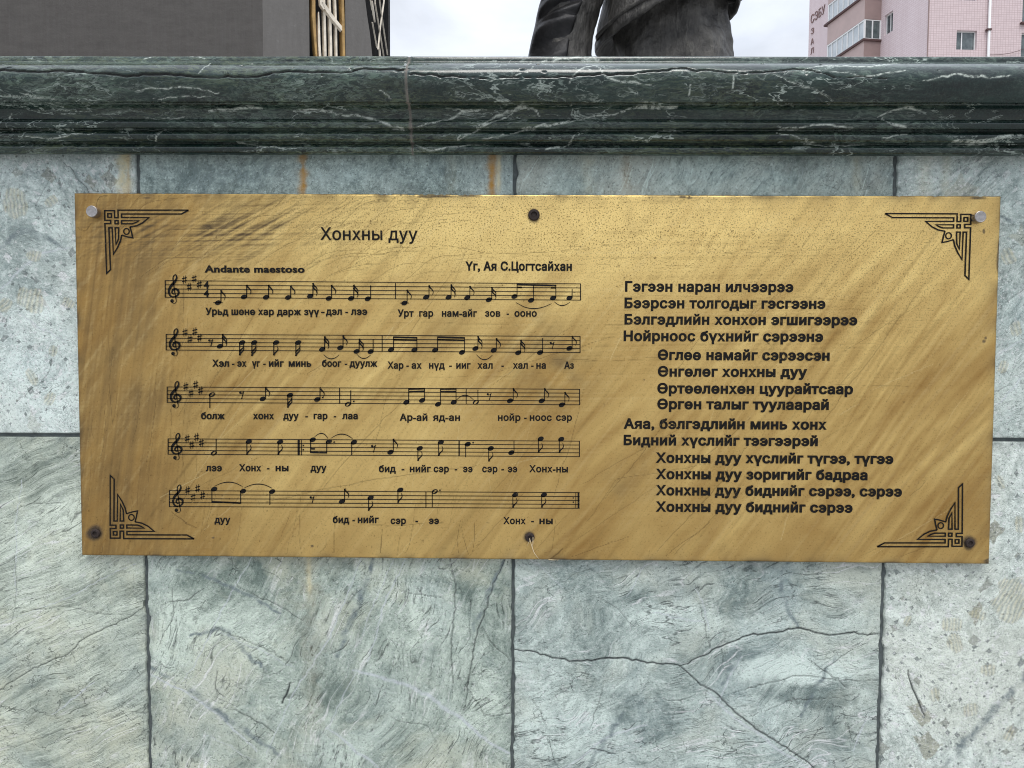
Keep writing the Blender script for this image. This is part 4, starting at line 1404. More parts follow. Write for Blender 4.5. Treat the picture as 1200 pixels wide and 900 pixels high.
beam(s, ZD, [(215, 71, 302, 69, 9), (217, 86, 300, 82, 9)])
beam(s, ZD, [(381, 71, 466, 70, 9), (383, 85, 464, 84, 9)])
bar(s, ZD, 517, 70, 150)
note(s, ZD, 567, 140, 578, 75, half=True)
slur(s, ZD, 466, 128, 556, 128, 103)
rest(s, ZD, 637, 108)
s = staffs[3]
note(s, ZC, 313, 405, 325, 333, half=True)
for hx, hy, sx, se, f in ((495, 345, 485, 412, 1), (658, 347, 648, 412, 1)):
    note(s, ZC, hx, hy, sx, se, f)
k = Ink().stroke([ZC(755, 335), ZC(755, 417)], 2.5).stroke([ZC(769, 335), ZC(769, 417)], .8)
k.ellipse(*ZC(779, 365), .9, .9).ellipse(*ZC(779, 387), .9, .9)
k.done('repeat_sign', s)
note(s, ZC, 828, 335, 817, 402)
note(s, ZC, 912, 345, 901, 403, dot=(940, 348))
beam(s, ZC, [(815, 401, 903, 403, 8), (817, 382, 840, 383, 8)])
note(s, ZC, 1043, 348, 1031, 416)
slur(s, ZC, 838, 320, 908, 328, 302)
slur(s, ZC, 922, 328, 1036, 330, 306)
rest(s, ZC, 1145, 378)
for hx, hy, sx, se, f, d in ((122, 400, 137, 330, 1, None), (275, 380, 265, 445, 1, None), (385, 348, 373, 418, 1, None), (525, 358, 514, 426, 0, (553, 350)), (645, 380, 634, 448, 1, None), (752, 402, 766, 338, 0, None), (905, 330, 893, 402, 1, None), (1012, 332, 1002, 402, 1, None)):
    note(s, ZD, hx, hy, sx, se, f, dot=d)
bar(s, ZD, 480, 341, 420, 1.5)
s = staffs[4]
note(s, ZC, 315, 592, 303, 659)
note(s, ZC, 465, 603, 453, 666)
beam(s, ZC, [(301, 658, 455, 665, 9)])
note(s, ZC, 617, 605, 605, 674)
slur(s, ZC, 317, 577, 463, 579, 556)
slur(s, ZC, 470, 587, 617, 588, 566)
rest(s, ZC, 825, 645)
note(s, ZC, 980, 657, 994, 590, 1)
note(s, ZC, 1130, 637, 1119, 705, 1)
note(s, ZD, 173, 597, 161, 663, 1)
bar(s, ZD, 307, 606, 688)
note(s, ZD, 353, 605, 340, 685, half=True, dot=(380, 598))
note(s, ZD, 772, 622, 760, 688, 1)
note(s, ZD, 922, 622, 910, 688, 1)
k = Ink().stroke([ZD(1088, 608), ZD(1088, 692)], .8).stroke([ZD(1102, 608), ZD(1102, 692)], 2.2)
k.ellipse(*ZD(1075, 638), .9, .9).ellipse(*ZD(1075, 660), .9, .9)
k.done('repeat_sign', s)

# corner ornaments: one drawing, laid into each corner
ORN = [([(130, 230), (765, 230), (765, 298), (797, 298), (797, 234), (885, 234), (885, 322), (833, 322), (833, 352), (885, 352), (877, 805), (842, 770), (850, 390), (820, 390), (814, 632), (775, 570), (748, 510), (735, 455)], False),
       ([(130, 230), (195, 265), (735, 265), (735, 296), (488, 297), (545, 345), (600, 372), (660, 383)], False),
       ([(735, 326), (580, 326), (605, 342), (640, 354), (735, 354)], True), ([(825, 262), (858, 262), (858, 295), (825, 295)], True), ([(765, 325), (794, 325), (794, 354), (765, 354)], True),
       ([(762, 390), (794, 390), (789, 542), (765, 490)], True), ([(660, 383), (648, 425), (636, 482), (680, 474), (725, 460), (735, 455)], False)]
for c0, ht, vt in (((122.5, 246.6), (220.8, 246.6), (123.8, 320.4)), ((1138, 251), (1037.3, 250.6), (1136.7, 327.4)), ((129.2, 630.8), (227.4, 631.2), (128, 557)), ((1127.4, 640.4), (1028, 640.4), (1129.3, 567))):
    c0, ht, vt = np.array(c0), np.array(ht), np.array(vt)
    f = lambda x, y: tuple(c0 + (ht - c0) * ((885 - x) / 755.0) + (vt - c0) * ((y - 233) / 572.0))
    k = Ink()
    for pts, cl in ORN:
        k.stroke([f(*p) for p in pts], 1.6, closed=cl)
    q = [f(692 + 25 * math.cos(t), 423 + 27 * math.sin(t)) for t in [2 * math.pi * i / 16 for i in range(16)]]
    k.stroke(q, 1.4, closed=True)
    k.done('corner_ornament', plaque)

# fixings
STEEL = simple_mat('steel', (0.40, 0.375, 0.36), 0.36, 0.9, var=.2, scale=300, bump=.2)
RUSTY = simple_mat('rusted_steel', (0.035, 0.024, 0.020), 0.75, 0.3, var=.6, scale=400, bump=.6)


def lathe(prof_, c, n=28):
    """prof_ = (radius, outward) pairs about an axis that leaves the wall"""
    mbl = MB()
    rings = [[(c[0] + r_ * math.cos(2 * math.pi * k / n), c[1] - o_, c[2] + r_ * math.sin(2 * math.pi * k / n)) for k in range(n)] for r_, o_ in prof_]
    mbl.loft(rings)
    return mbl


for x, y in ((108.6, 248), (1147.8, 254.3)):
    c = on_y(x, y, YP - .006)
    c = (c[0], YP, c[2])
    r_ = .0078
    rebase(lathe([(r_ * .9, 0), (r_, .0003), (r_, .0075), (r_ * .95, .0086), (r_ * .86, .0089), (r_ * .78, .0087), (r_ * .3, .0086)], c).build('stud', STEEL, plaque, label='polished round steel stud'))
for x, y in ((112.7, 624.7), (1135.7, 636.0), (621.0, 629.5), (625.7, 252)):
    c = on_y(x, y, YP)
    big_ = x > 624 and y < 300
    r_ = .0076 if big_ else .0062
    o = rebase(lathe([(r_, .0004), (r_, .0022), (r_ * .85, .0034), (r_ * .55, .0038), (r_ * .5, .0032), (r_ * .42, .0018), (r_ * .1, .0018)], c).build('screw', RUSTY, plaque, label='rusted screw head'))

# ------------------------------------------------------------------ frayed string on the lowest middle screw
THREAD = simple_mat('thread_fibre', (0.62, 0.50, 0.31), 0.9, var=.2, scale=500)
mb = MB()
A = lambda x, y, d: tuple(on_y(x, y, YP - d))
mb.tube([A(620.5, 631, .004), A(622, 636, .005), A(623.8, 642, .006), A(626, 648, .006), A(629, 652, .004), A(631.5, 655, .003)], [.00045, .00045, .0006, .0006, .0005, .0003], 6)
mb.tube([A(624.6, 629.5, .004), A(624.6, 636, .0055), A(624, 642, .006)], [.0004, .0005, .0004], 6)
mb.tube([A(621, 633, .004), A(619, 637, .004), A(617.5, 640, .003)], [.0003, .0003, .0002], 5)
tag(mb.build('thread', THREAD, smooth=True), 'frayed pale thread hanging from the rusted screw at the plaque foot', 'thread')
mb = MB()
mb.tube([A(640, 654.3, -.002), A(644, 655.8, -.001), A(650, 656.2, -.001), A(657, 655.5, -.002)], [.0004, .0009, .0005, .0003], 6)
mb.tube([A(653, 656.6, -.001), A(656, 655, -.001), A(660, 655.5, -.002)], [.0003, .0004, .0002], 5)
tag(mb.build('lint', THREAD, smooth=True), 'small scrap of pale lint caught under the lower plaque edge', 'lint')

# ------------------------------------------------------------------ grey tower with lattice windows, standing on the platform
m, g, b, pos = new_mat('grey_render')
dr = g.map(pos, scale=(6, 6, .9))
c = g.mix(g.rng(g.noise(dr, 9, 8, 0.75), .3, .7), (0.118, 0.109, 0.100), (0.150, 0.140, 0.130))
c = g.mix(g.rng(g.noise(pos, 30, 5, .7), .62, .72, 0, .5), c, (0.2, 0.19, 0.18))
g.put(b, 'Base Color', c)
g.put(b, 'Roughness', .75)
g.put(b, 'Normal', g.bump(g.noise(pos, 60, 5, .6), .3, .004))
GREY = m
m, g, b, pos = new_mat('grey_render_shaded')  # front face: its shade put into a darker grey, plus brush streaks
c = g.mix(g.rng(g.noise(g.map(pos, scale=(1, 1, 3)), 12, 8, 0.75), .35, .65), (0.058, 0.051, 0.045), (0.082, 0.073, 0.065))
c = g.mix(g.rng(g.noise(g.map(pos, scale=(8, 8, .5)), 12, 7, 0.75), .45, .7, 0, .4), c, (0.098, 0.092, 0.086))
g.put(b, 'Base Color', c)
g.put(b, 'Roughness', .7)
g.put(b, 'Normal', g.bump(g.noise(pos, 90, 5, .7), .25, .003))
GREY_SHADED = m
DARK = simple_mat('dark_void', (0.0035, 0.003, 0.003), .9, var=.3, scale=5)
GILT = simple_mat('worn_gilt', (0.40, 0.25, 0.09), .5, .25, var=.4, scale=26, bump=.4)
CREAM = simple_mat('cream_paint', (0.74, 0.66, 0.54), .55, 0, var=.28, scale=30, bump=.4)
tower = empty('grey_tower', (-1.6, 2.6, 1.7), 'grey rendered tower with gilded lattice windows standing left of the statue', 'tower')
zb, zt = 1.70, 5.2


def at_depth(px, Y):
    return on_y(px, 30, Y)[0]


pA = np.array((at_depth(308, 1.5), 1.5))
pB = np.array((at_depth(436.5, 1.66), 1.66))
pC = np.array((at_depth(455.5, 1.92), 1.92))
pD = np.array((pC[0] - .3, 3.6))
pE = np.array((-3.3, 1.5))


def face(a, c):
    d = (c - a) / np.hypot(*(c - a))
    return a, d, np.array([d[1], -d[0]]), np.hypot(*(c - a))


def panel(mbb, fc, corners, out0, out1):
    """a slab on a wall face; corners are (along, height), out0/out1 its depth range"""
    o_, d, n, _ = fc
    P = lambda s_, z, q: tuple(o_ + d * s_ + n * q) + (z,)
    mbb.loft([[P(s_, z, out0) for s_, z in corners], [P(s_, z, out1) for s_, z in corners]])


fEA, fAB, fBC, fCD = face(pE, pA), face(pA, pB), face(pB, pC), face(pC, pD)
wz = 3.6                                        # head of the window openings
PXB = lambda x, y: hit(x, y, fAB[0], fAB[1])
PXC = lambda x, y: hit(x, y, fBC[0], fBC[1])
mb = MB()
rect = lambda s0, s1, z0, z1: [(s0, z0), (s1, z0), (s1, z1), (s0, z1)]
w0, w1 = PXB(362.5, 40)[0], PXB(404.8, 40)[0]
panel(mb, fAB, rect(.0, w0, zb, zt), -.08, 0)
panel(mb, fAB, rect(w0, w1, zb, zb + .1), -.08, 0)
panel(mb, fAB, rect(w0, w1, wz, zt), -.08, 0)
eb = [PXB(x, y) for x, y in ((436.3, 66), (433.6, 40), (430.5, 20), (428, 0), (426, -40))]
panel(mb, fAB, [(w1, zb), (fAB[3], zb)] + eb + [(eb[-1][0], zt), (w1, zt)], -.08, 0)
panel(mb, fBC, rect(.0, fBC[3], zb, zb + .08), -.05, -.002)
panel(mb, fCD, rect(0, fCD[3], zb, zt), -.1, 0)
mb.poly([tuple(q) + (zt,) for q in (pE, pA, pB, pC, pD, (-3.3, 3.6))])
mb.build('wall', GREY, tower)
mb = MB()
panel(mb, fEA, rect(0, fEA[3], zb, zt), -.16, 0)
mb.build('front_face', GREY_SHADED, tower, label='grey front face with shade put into its colour')
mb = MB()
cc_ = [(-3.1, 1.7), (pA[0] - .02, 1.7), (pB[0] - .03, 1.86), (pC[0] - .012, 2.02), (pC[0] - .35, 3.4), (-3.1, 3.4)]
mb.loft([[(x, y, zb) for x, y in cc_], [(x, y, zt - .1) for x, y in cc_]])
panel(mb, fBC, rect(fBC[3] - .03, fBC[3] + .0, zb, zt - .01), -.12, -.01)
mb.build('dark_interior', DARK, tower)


def laths(fc, PXF, lines, out, th, mbb=None):
    """flat strips on a face; each line is a run of (px, py) with widths in metres"""
    mbb = mbb or MB()
    o_, d, n, _ = fc
    for pts, ws in lines:
        q = [np.array(PXF(*p)) for p in pts]
        L_, R_ = [], []
        for i, p in enumerate(q):
            t = q[min(i + 1, len(q) - 1)] - q[max(i - 1, 0)]
            t = t / np.hypot(*t)
            w_ = ws[i] if hasattr(ws, '__len__') else ws
            nn = np.array([-t[1], t[0]]) * w_ / 2
            L_.append(p + nn)
            R_.append(p - nn)
        rings = []
        for l_, r_ in zip(L_, R_):
            P = lambda v_, o2: tuple(o_ + d * v_[0] + n * o2) + (v_[1],)
            rings.append([P(l_, out - th), P(r_, out - th), P(r_ * .8 + l_ * .2, out), P(l_ * .8 + r_ * .2, out)])
        mbb.loft(rings)
    return mbb


U1 = 0.0031                                     # one photo pixel at the tower
fr = laths(fAB, PXB, [([(365.8, -90), (367.2, -10), (367.5, 20), (369.3, 50), (371, 72)], [5.5 * U1] * 3 + [4 * U1, 2.6 * U1]), ([(401, -90), (401.0, -10), (402, 30), (402.8, 72)], 4.6 * U1)], .006, .035).build('lattice_window', GILT, tower, label='gilded window with cream bars and a slanting lath')
for pts, ws in (([(373.8, 13), (374.2, 30), (374.6, 50), (376, 72)], [1.5 * U1, 3.6 * U1, 4.2 * U1, 4.4 * U1]), ([(379, -90), (380.3, 0), (381, 25), (381.6, 50), (382, 72)], 4.0 * U1),
                ([(385.6, -90), (386.8, 0), (387.6, 25), (388.4, 50), (388.6, 72)], 4.0 * U1), ([(392, -90), (393.3, 0), (394.3, 30), (395, 72)], 3.3 * U1)):
    rebase(laths(fAB, PXB, [(pts, ws)], -.006, .02).build('bar', CREAM, fr))
for pts, ws in (([(373.5, -60), (375, -10), (377, 6), (380, 11)], [4 * U1, 5 * U1, 5.5 * U1, 4 * U1]), ([(378, 3), (384, 13), (392, 24), (401.5, 35)], [5 * U1, 6.5 * U1, 6.5 * U1, 6.0 * U1])):
    rebase(laths(fAB, PXB, [(pts, ws)], .004, .012).build('lath', CREAM, fr))
fr = laths(fBC, PXC, [([(453.6, -90), (454.2, 0), (455, 72)], 1.2 * U1)], .002, .03).build('lattice_window', DARK, tower, label='narrow dark window with crossed cream laths')
UC = U1 * 0.62
for pts, ws in (([(437.2, 26), (439.6, 40), (442.5, 56)], 1.6 * UC), ([(438.5, -40), (440.6, 5), (445, 32), (451.4, 72)], 1.7 * UC), ([(455, -40), (451, 0), (446.5, 32), (443.8, 58)], 2.0 * UC),
                ([(441, -40), (445.8, 2), (450.5, 35), (456, 72)], 1.6 * UC), ([(433.5, -30), (435, 0), (437, 12)], 1.2 * UC), ([(436.8, 1), (437.6, 8), (438.8, 17), (440, 26)], [3 * UC, 9 * UC, 9 * UC, 2 * UC]),
                ([(444.6, 52), (445.8, 60), (446.5, 72)], [2 * UC, 8 * UC, 9 * UC])):
    rebase(laths(fBC, PXC, [(pts, ws)], .0, .005).build('lath', CREAM, fr))

# ------------------------------------------------------------------ bronze statue behind the cornice
m, g, b, pos = new_mat('weathered_bronze')
n1 = g.noise(pos, 9, 8, .65)
n2 = g.noise(g.map(pos, scale=(1, 1, .25)), 34, 7, .7)
c = g.mix(g.rng(n1, .32, .68), (0.032, 0.030, 0.028), (0.115, 0.108, 0.098))
c = g.mix(g.rng(n2, .5, .72, 0, .55), c, (0.20, 0.19, 0.165))
c = g.mix(g.rng(g.noise(pos, 130, 5, .75), .55, .7, 0, .6), c, (0.03, 0.03, 0.03))
g.put(b, 'Base Color', c)
g.put(b, 'Metallic', .45)
g.put(b, 'Roughness', g.rng(n1, .3, .7, .38, .62))
g.put(b, 'Normal', g.bump(g.m('ADD', n1, g.m('MULTIPLY', n2, .8)), .7, .02))
BRONZE = m
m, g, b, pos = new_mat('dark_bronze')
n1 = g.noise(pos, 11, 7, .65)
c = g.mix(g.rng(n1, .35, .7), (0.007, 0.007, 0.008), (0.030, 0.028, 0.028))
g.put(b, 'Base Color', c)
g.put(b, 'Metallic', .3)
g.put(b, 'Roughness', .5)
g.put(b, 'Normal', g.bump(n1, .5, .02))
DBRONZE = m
YS = 2.6
statue = empty('bronze_statue', (0.62, YS, 1.72), 'large weathered bronze statue of a standing figure in a long coat behind the cornice', 'statue')


def SX(px, py):
    q = on_y(px, py, YS)
    return q[0], q[2]


def ring(cx, cyy, z, rx, ry, n=40, tilt=0.0, fold=0.0, k=7, ph=0.0, slope=0.0):
    out = []
    for i in range(n):
        t = 2 * math.pi * i / n
        f = 1 + fold * math.sin(k * t + ph) + fold * .5 * math.sin((2 * k + 1) * t + 2 * ph)
        x = rx * f * math.cos(t)
        y = ry * f * math.sin(t)
        out.append((cx + x, cyy + y, z + slope * x))
    return out


def edge_rings(rows, depth, fold=0.0, k=7):
    """rows = (left px, right px, py): rings that span between two photo columns at one height"""
    out = []
    for i, (xl, xr, py) in enumerate(rows):
        xa, z = SX(xl, py)
        xb, _ = SX(xr, py)
        out.append(ring((xa + xb) / 2, YS, z, (xb - xa) / 2, depth, fold=fold, k=k, ph=i * .35))
    return out


def sculpt(o, amp, scale, seed):
    me = o.data
    n = len(me.vertices)
    co = np.empty(n * 3, np.float32)
    no = np.empty(n * 3, np.float32)
    me.vertices.foreach_get('co', co)
    me.vertices.foreach_get('normal', no)
    co, no = co.reshape(-1, 3), no.reshape(-1, 3)
    r_ = np.random.default_rng(seed)
    d = np.zeros(n)
    for o_ in range(5):
        for _ in range(6):
            kv = r_.standard_normal(3)
            kv = kv / np.linalg.norm(kv) * scale * 2 ** o_ * r_.uniform(.7, 1.3)
            d += np.sin(co @ kv + r_.uniform(0, 6.28)) * amp / (1.7 ** o_) * .4
    me.vertices.foreach_set('co', (co + no * d[:, None]).ravel().astype(np.float32))
    me.update()


def remesh(parts, name, mat, parent, voxel, amp, scale, seed):
    """several closed lofts fused into one continuous skin"""
    mbx = MB()
    for p in parts:
        mbx.loft(p)
    me = mbx.mesh(name)
    o = bpy.data.objects.new(name, me)
    COL.objects.link(o)
    md = o.modifiers.new('fuse', 'REMESH')
    md.mode = 'VOXEL'
    md.voxel_size = voxel
    sm_ = o.modifiers.new('soft', 'SMOOTH')
    sm_.iterations = 3
    dg = bpy.context.evaluated_depsgraph_get()
    me2 = bpy.data.meshes.new_from_object(o.evaluated_get(dg))
    bpy.data.objects.remove(o)
    me2.name = name
    me2.materials.clear()
    o = link(name, me2, mat, parent)
    sculpt(o, amp, scale, seed)
    me2.shade_smooth()
    return rebase(o)


def zrow(py):
    return on_y(780, py, YS)[2]


cxB = SX(785, 30)[0]
# body: long skirted robe, trunk, shoulders, neck, head and the far arm as one skin
body = []
rows = [(742, 884, 260), (738, 880, 190), (732, 872, 130), (724, 862, 70), (722, 858, 50), (718, 853, 30), (714, 851, 10), (712, 850, -30), (716, 846, -70)]
body.append(edge_rings(rows, .165, .05, 5))
rows = [(716, 846, -60), (712, 850, -110), (704, 862, -170), (700, 868, -220), (716, 850, -250), (762, 806, -262), (765, 803, -290)]
body.append(edge_rings(rows, .20, .01))
hd = SX(784, -340)
body.append([ring(hd[0], YS - .02, hd[1] + .17 * math.cos(t), .135 * math.sin(t) + .004, .15 * math.sin(t) + .004, 24) for t in np.linspace(math.pi - .05, .05, 14)])
body.append([ring(hd[0], YS - .15 - .02 * math.sin(q * 3.1), hd[1] + .06 - .12 * q, .012 + .018 * q, .02 + .02 * q, 12) for q in np.linspace(0, 1, 5)])
remesh(body, 'body', BRONZE, statue, .012, .014, 10, 3)
# jacket with a slanting, flared hem; its right side swings out over the hip
jk = []
N = 64
for r_i, (t, flare) in enumerate(((0, 1.0), (.04, 1.005), (.10, 1.0), (.25, .98), (.5, .955), (.75, .95), (1, .95))):
    rr_ = []
    for i in range(N):
        a = 2 * math.pi * i / N
        ux = math.cos(a)
        frac = (ux + 1) / 2
        # hem height across the figure: low on the left, swinging up to the right, then dipping at the back flap
        pyh = np.interp(frac, [0, .08, .2, .35, .5, .62, .74, .86, .95, 1], [62, 60, 51, 39, 27, 16, 6, 4, 14, 12])
        if math.sin(a) > 0.25:
            pyh = np.interp(frac, [0, .5, .85, 1], [60, 44, 26, 12])
        zh = zrow(pyh)
        ztop = zrow(-215)
        z = zh + (ztop - zh) * t
        py = pyh + (-215 - pyh) * t
        xl = np.interp(py, [-215, -100, 0, 20, 50, 66], [705, 706, 708, 704, 699, 697])
        xr = np.interp(py, [-215, -100, -30, 0, 8, 20, 66], [865, 852, 864, 868, 868, 862, 858])
        cx_ = (SX(xl, 30)[0] + SX(xr, 30)[0]) / 2
        rx_ = (SX(xr, 30)[0] - SX(xl, 30)[0]) / 2
        ry_ = .305 - .05 * t
        f = 1 + .018 * math.sin(5 * a + 2 * t) * (1 - t)
        rr_.append((cx_ + rx_ * f * ux, YS + ry_ * flare * f * math.sin(a), z))
    jk.append(rr_)
inner = [[((x - cxB) * .95 + cxB, (y - YS) * .86 + YS, z + .012) for x, y, z in jk[0]], [((x - cxB) * .93 + cxB, (y - YS) * .84 + YS, z + .1) for x, y, z in jk[0]]]
mb = MB()
mb.loft(inner[::-1] + jk)
o = mb.build('jacket', BRONZE, statue, smooth=True)
md = o.modifiers.new('fine', 'SUBSURF')
md.levels = md.render_levels = 2
dg = bpy.context.evaluated_depsgraph_get()
me2 = bpy.data.meshes.new_from_object(o.evaluated_get(dg))
o.modifiers.clear()
o.data = me2
sculpt(o, .008, 12, 9)
me2.shade_smooth()
rebase(o)
# welt that follows the hem
mb = MB()
front = [i for i in range(N) if math.sin(2 * math.pi * i / N) < 0.05]
mb.tube([((jk[1][i][0] - cxB) * 1.004 + cxB, (jk[1][i][1] - YS) * 1.012 + YS, jk[1][i][2] + .02) for i in front], .011, 8)
rebase(mb.build('hem_welt', BRONZE, statue, smooth=True))
# hanging sleeve: dark creased outer half and a lighter inner half
arm = [(640, 704, -215), (640, 704, -120), (637, 706, -40), (636, 707, 0), (631, 704, 14), (628.5, 700, 26), (627, 697, 34), (622, 692, 56), (619, 690, 70), (616, 688, 100), (622, 680, 125)]
ar = []
for i, (xl, xr, py) in enumerate(arm[::-1]):
    (xa, z), (xb, _) = SX(xl, py), SX(xr, py)
    ar.append([(x, y - .05, zz_) for x, y, zz_ in ring((xa + xb) / 2, YS, z, (xb - xa) / 2, .13, 32)])
remesh([ar, [(lambda q: [(x, y - .05, z_) for x, y, z_ in q])(ring(SX(655, 130)[0], YS, zrow(120 + 45 * t), .075 - .02 * t, .05, 20)) for t in np.linspace(1, 0, 5)]], 'arm', BRONZE, statue, .010, .014, 12, 5)
folds = MB()
NF = 26
rows = []
for py in np.linspace(-200, 110, 110):
    xl = np.interp(py, [a[2] for a in arm], [a[0] for a in arm])
    xr = np.interp(py, [a[2] for a in arm], [a[1] for a in arm])
    split = np.interp(py, [-200, 0, 20, 66, 110], [.8, .72, .70, .63, .6])
    (xa, z), (xb, _) = SX(xl, py), SX(xr, py)
    cxx, rx = (xa + xb) / 2, (xb - xa) / 2
    row = []
    for i in range(NF):
        t = i / (NF - 1)
        a0 = math.pi + .25
        u = -1 + 2 * split * t
        a = math.acos(max(-1, min(1, u)))
        bump_ = 1.10 + .18 * math.sin((py + 26 * t * (1 if py < 40 else .4)) * .21 + 3 * math.sin(py * .035)) * (1 - .3 * t) + .015 * math.sin(py * .5 + 5 * t)
        bump_ *= 1 - .06 * (t > .97)
        row.append((cxx + rx * u * (1.0 + .02 * (bump_ - 1)), YS - .05 - .13 * math.sin(a) * bump_ - .012, z))
    rows.append(row)
me = grid_mesh('sleeve', np.array(rows)[::-1], skirt=None)
o = link('sleeve', me, DBRONZE, statue)
sm_ = o.modifiers.new('thick', 'SOLIDIFY')
sm_.thickness = .015
sm_.offset = 1 if False else -1
rebase(o)

# ------------------------------------------------------------------ pink tiled apartment building beyond
m, g, b, pos = new_mat('pink_tile')
tc = g.n('ShaderNodeTexCoord').outputs['UV']
br = g.n('ShaderNodeTexBrick')
g.put(br, 'Vector', tc)
br.offset = 0.0
for k_, q in (('Scale', 1.0), ('Brick Width', .16), ('Row Height', .13), ('Mortar Size', .012), ('Mortar Smooth', .3)):
    g.put(br, k_, q)
g.put(br, 'Color1', (0.63, 0.51, 0.51))
g.put(br, 'Color2', (0.69, 0.56, 0.56))
g.put(br, 'Mortar', (0.47, 0.35, 0.345))
c = g.mix(g.rng(g.noise(pos, .8, 6, .6), .4, .7, 0, .25), br.outputs[0], (0.55, 0.44, 0.44))
g.put(b, 'Base Color', c)
g.put(b, 'Roughness', .55)
PINK = m
m, g, b, pos = new_mat('pale_pink_wall')
br = g.n('ShaderNodeTexBrick')
g.put(br, 'Vector', g.n('ShaderNodeTexCoord').outputs['UV'])
for k_, q in (('Scale', 1.0), ('Brick Width', .34), ('Row Height', .13), ('Mortar Size', .012), ('Mortar Smooth', .3)):
    g.put(br, k_, q)
g.put(br, 'Color1', (0.77, 0.655, 0.665))
g.put(br, 'Color2', (0.73, 0.61, 0.62))
g.put(br, 'Mortar', (0.60, 0.47, 0.48))
streak = g.rng(g.noise(g.map(pos, scale=(1, 1, .12)), 1.6, 7, .65), .45, .72, 0, .5)
g.put(b, 'Base Color', g.mix(streak, br.outputs[0], (0.60, 0.48, 0.48)))
g.put(b, 'Roughness', .7)
PALE = m
BEIGE = simple_mat('rose_render', (0.52, 0.40, 0.375), .8, var=.08, scale=1.5)
ROSE_SHADE_TRIM = simple_mat('rose_shade_and_trim', (0.30, 0.215, 0.20), .8, var=.08, scale=2)  # balcony ends: shade put into the colour; corner trim: its own tone
BROWN = simple_mat('brown_ledge', (0.09, 0.045, 0.042), .7, var=.2, scale=4)
WHITE = simple_mat('white_upvc', (0.78, 0.78, 0.77), .4, var=.04, scale=4)
m, g, b, pos = new_mat('window_glass')
c = g.mix(g.rng(g.noise(pos, 1.6, 4, .6), .35, .65), (0.03, 0.045, 0.05), (0.14, 0.17, 0.17))
g.put(b, 'Base Color', c)
g.put(b, 'Roughness', .08)
g.put(b, 'Specular IOR Level', .9)
GLASS = m
m, g, b, pos = new_mat('pale_glass')
c = g.mix(g.rng(g.noise(pos, .7, 4, .6), .35, .65), (0.42, 0.47, 0.50), (0.60, 0.64, 0.66))
g.put(b, 'Base Color', c)
g.put(b, 'Roughness', .1)
g.put(b, 'Specular IOR Level', .8)
PGLASS = m
LETTER = simple_mat('dark_red_sign', (0.22, 0.13, 0.12), .6, var=.2, scale=4)

D0 = 44.0
kc = on_y(1088, 30, D0 - 1.0)
CRN = np.array([kc[0], D0 - 1.0])
uv = ray(470, 403)[:2]
uv = uv / np.hypot(*uv)                       # along the side wall, away from us
wv = np.array([math.cos(math.radians(3.0)), math.sin(math.radians(3.0))])   # along the street front
nl = np.array([-uv[1], uv[0]])                # out of the side wall (to the left)
nfv = np.array([wv[1], -wv[0]])               # out of the front (towards us)
building = empty('apartment_building', (CRN[0], CRN[1], 0), 'pale pink tiled apartment block with glazed corner balconies right of the statue', 'building')


HB = 30.0


def uv_quad(name, org, dirn, s0, s1, z0, z1, mat, parent, th=.3, outn=None):
    p, q = org + dirn * s0, org + dirn * s1
    n = -outn * th
    mbx = MB()
    mbx.hexa([(p[0], p[1], z0), (q[0], q[1], z0), (q[0] + n[0], q[1] + n[1], z0), (p[0] + n[0], p[1] + n[1], z0),
              (p[0], p[1], z1), (q[0], q[1], z1), (q[0] + n[0], q[1] + n[1], z1), (p[0] + n[0], p[1] + n[1], z1)])
    return mbx


def facade(name, org, dirn, outn, s0, s1, holes, mat):
    """a wall with rectangular openings, as one mesh with UVs in metres"""
    ss = sorted({s0, s1} | {h[0] for h in holes} | {h[1] for h in holes})
    zs_ = sorted({0.0, HB} | {h[2] for h in holes} | {h[3] for h in holes})
    mbx = MB()
    uvs = []
    for a, c in zip(ss[:-1], ss[1:]):
        for e_, f_ in zip(zs_[:-1], zs_[1:]):
            ms, mz = (a + c) / 2, (e_ + f_) / 2
            if any(h[0] < ms < h[1] and h[2] < mz < h[3] for h in holes):
                continue
            mbx.poly([tuple(org + dirn * a) + (e_,), tuple(org + dirn * c) + (e_,), tuple(org + dirn * c) + (f_,), tuple(org + dirn * a) + (f_,)])
            uvs += [(a, e_), (c, e_), (c, f_), (a, f_)]
    dp = -outn * .22
    for h in holes:                           # reveals
        p, q = org + dirn * h[0], org + dirn * h[1]
        for (x0, z0), (x1, z1) in (((p, h[2]), (q, h[2])), ((q, h[2]), (q, h[3])), ((q, h[3]), (p, h[3])), ((p, h[3]), (p, h[2]))):
            mbx.poly([tuple(x0) + (z0,), tuple(x1) + (z1,), tuple(x1 + dp) + (z1,), tuple(x0 + dp) + (z0,)])
            uvs += [(.05, .05), (.06, .05), (.06, .06), (.05, .06)]
    me = bpy.data.meshes.new(name)
    me.from_pydata(mbx.v, [], mbx.f)
    ul = me.uv_layers.new(name='UVMap')
    for i, q in enumerate(uvs):
        ul.data[i].uv = q
    return link(name, me, mat, building)


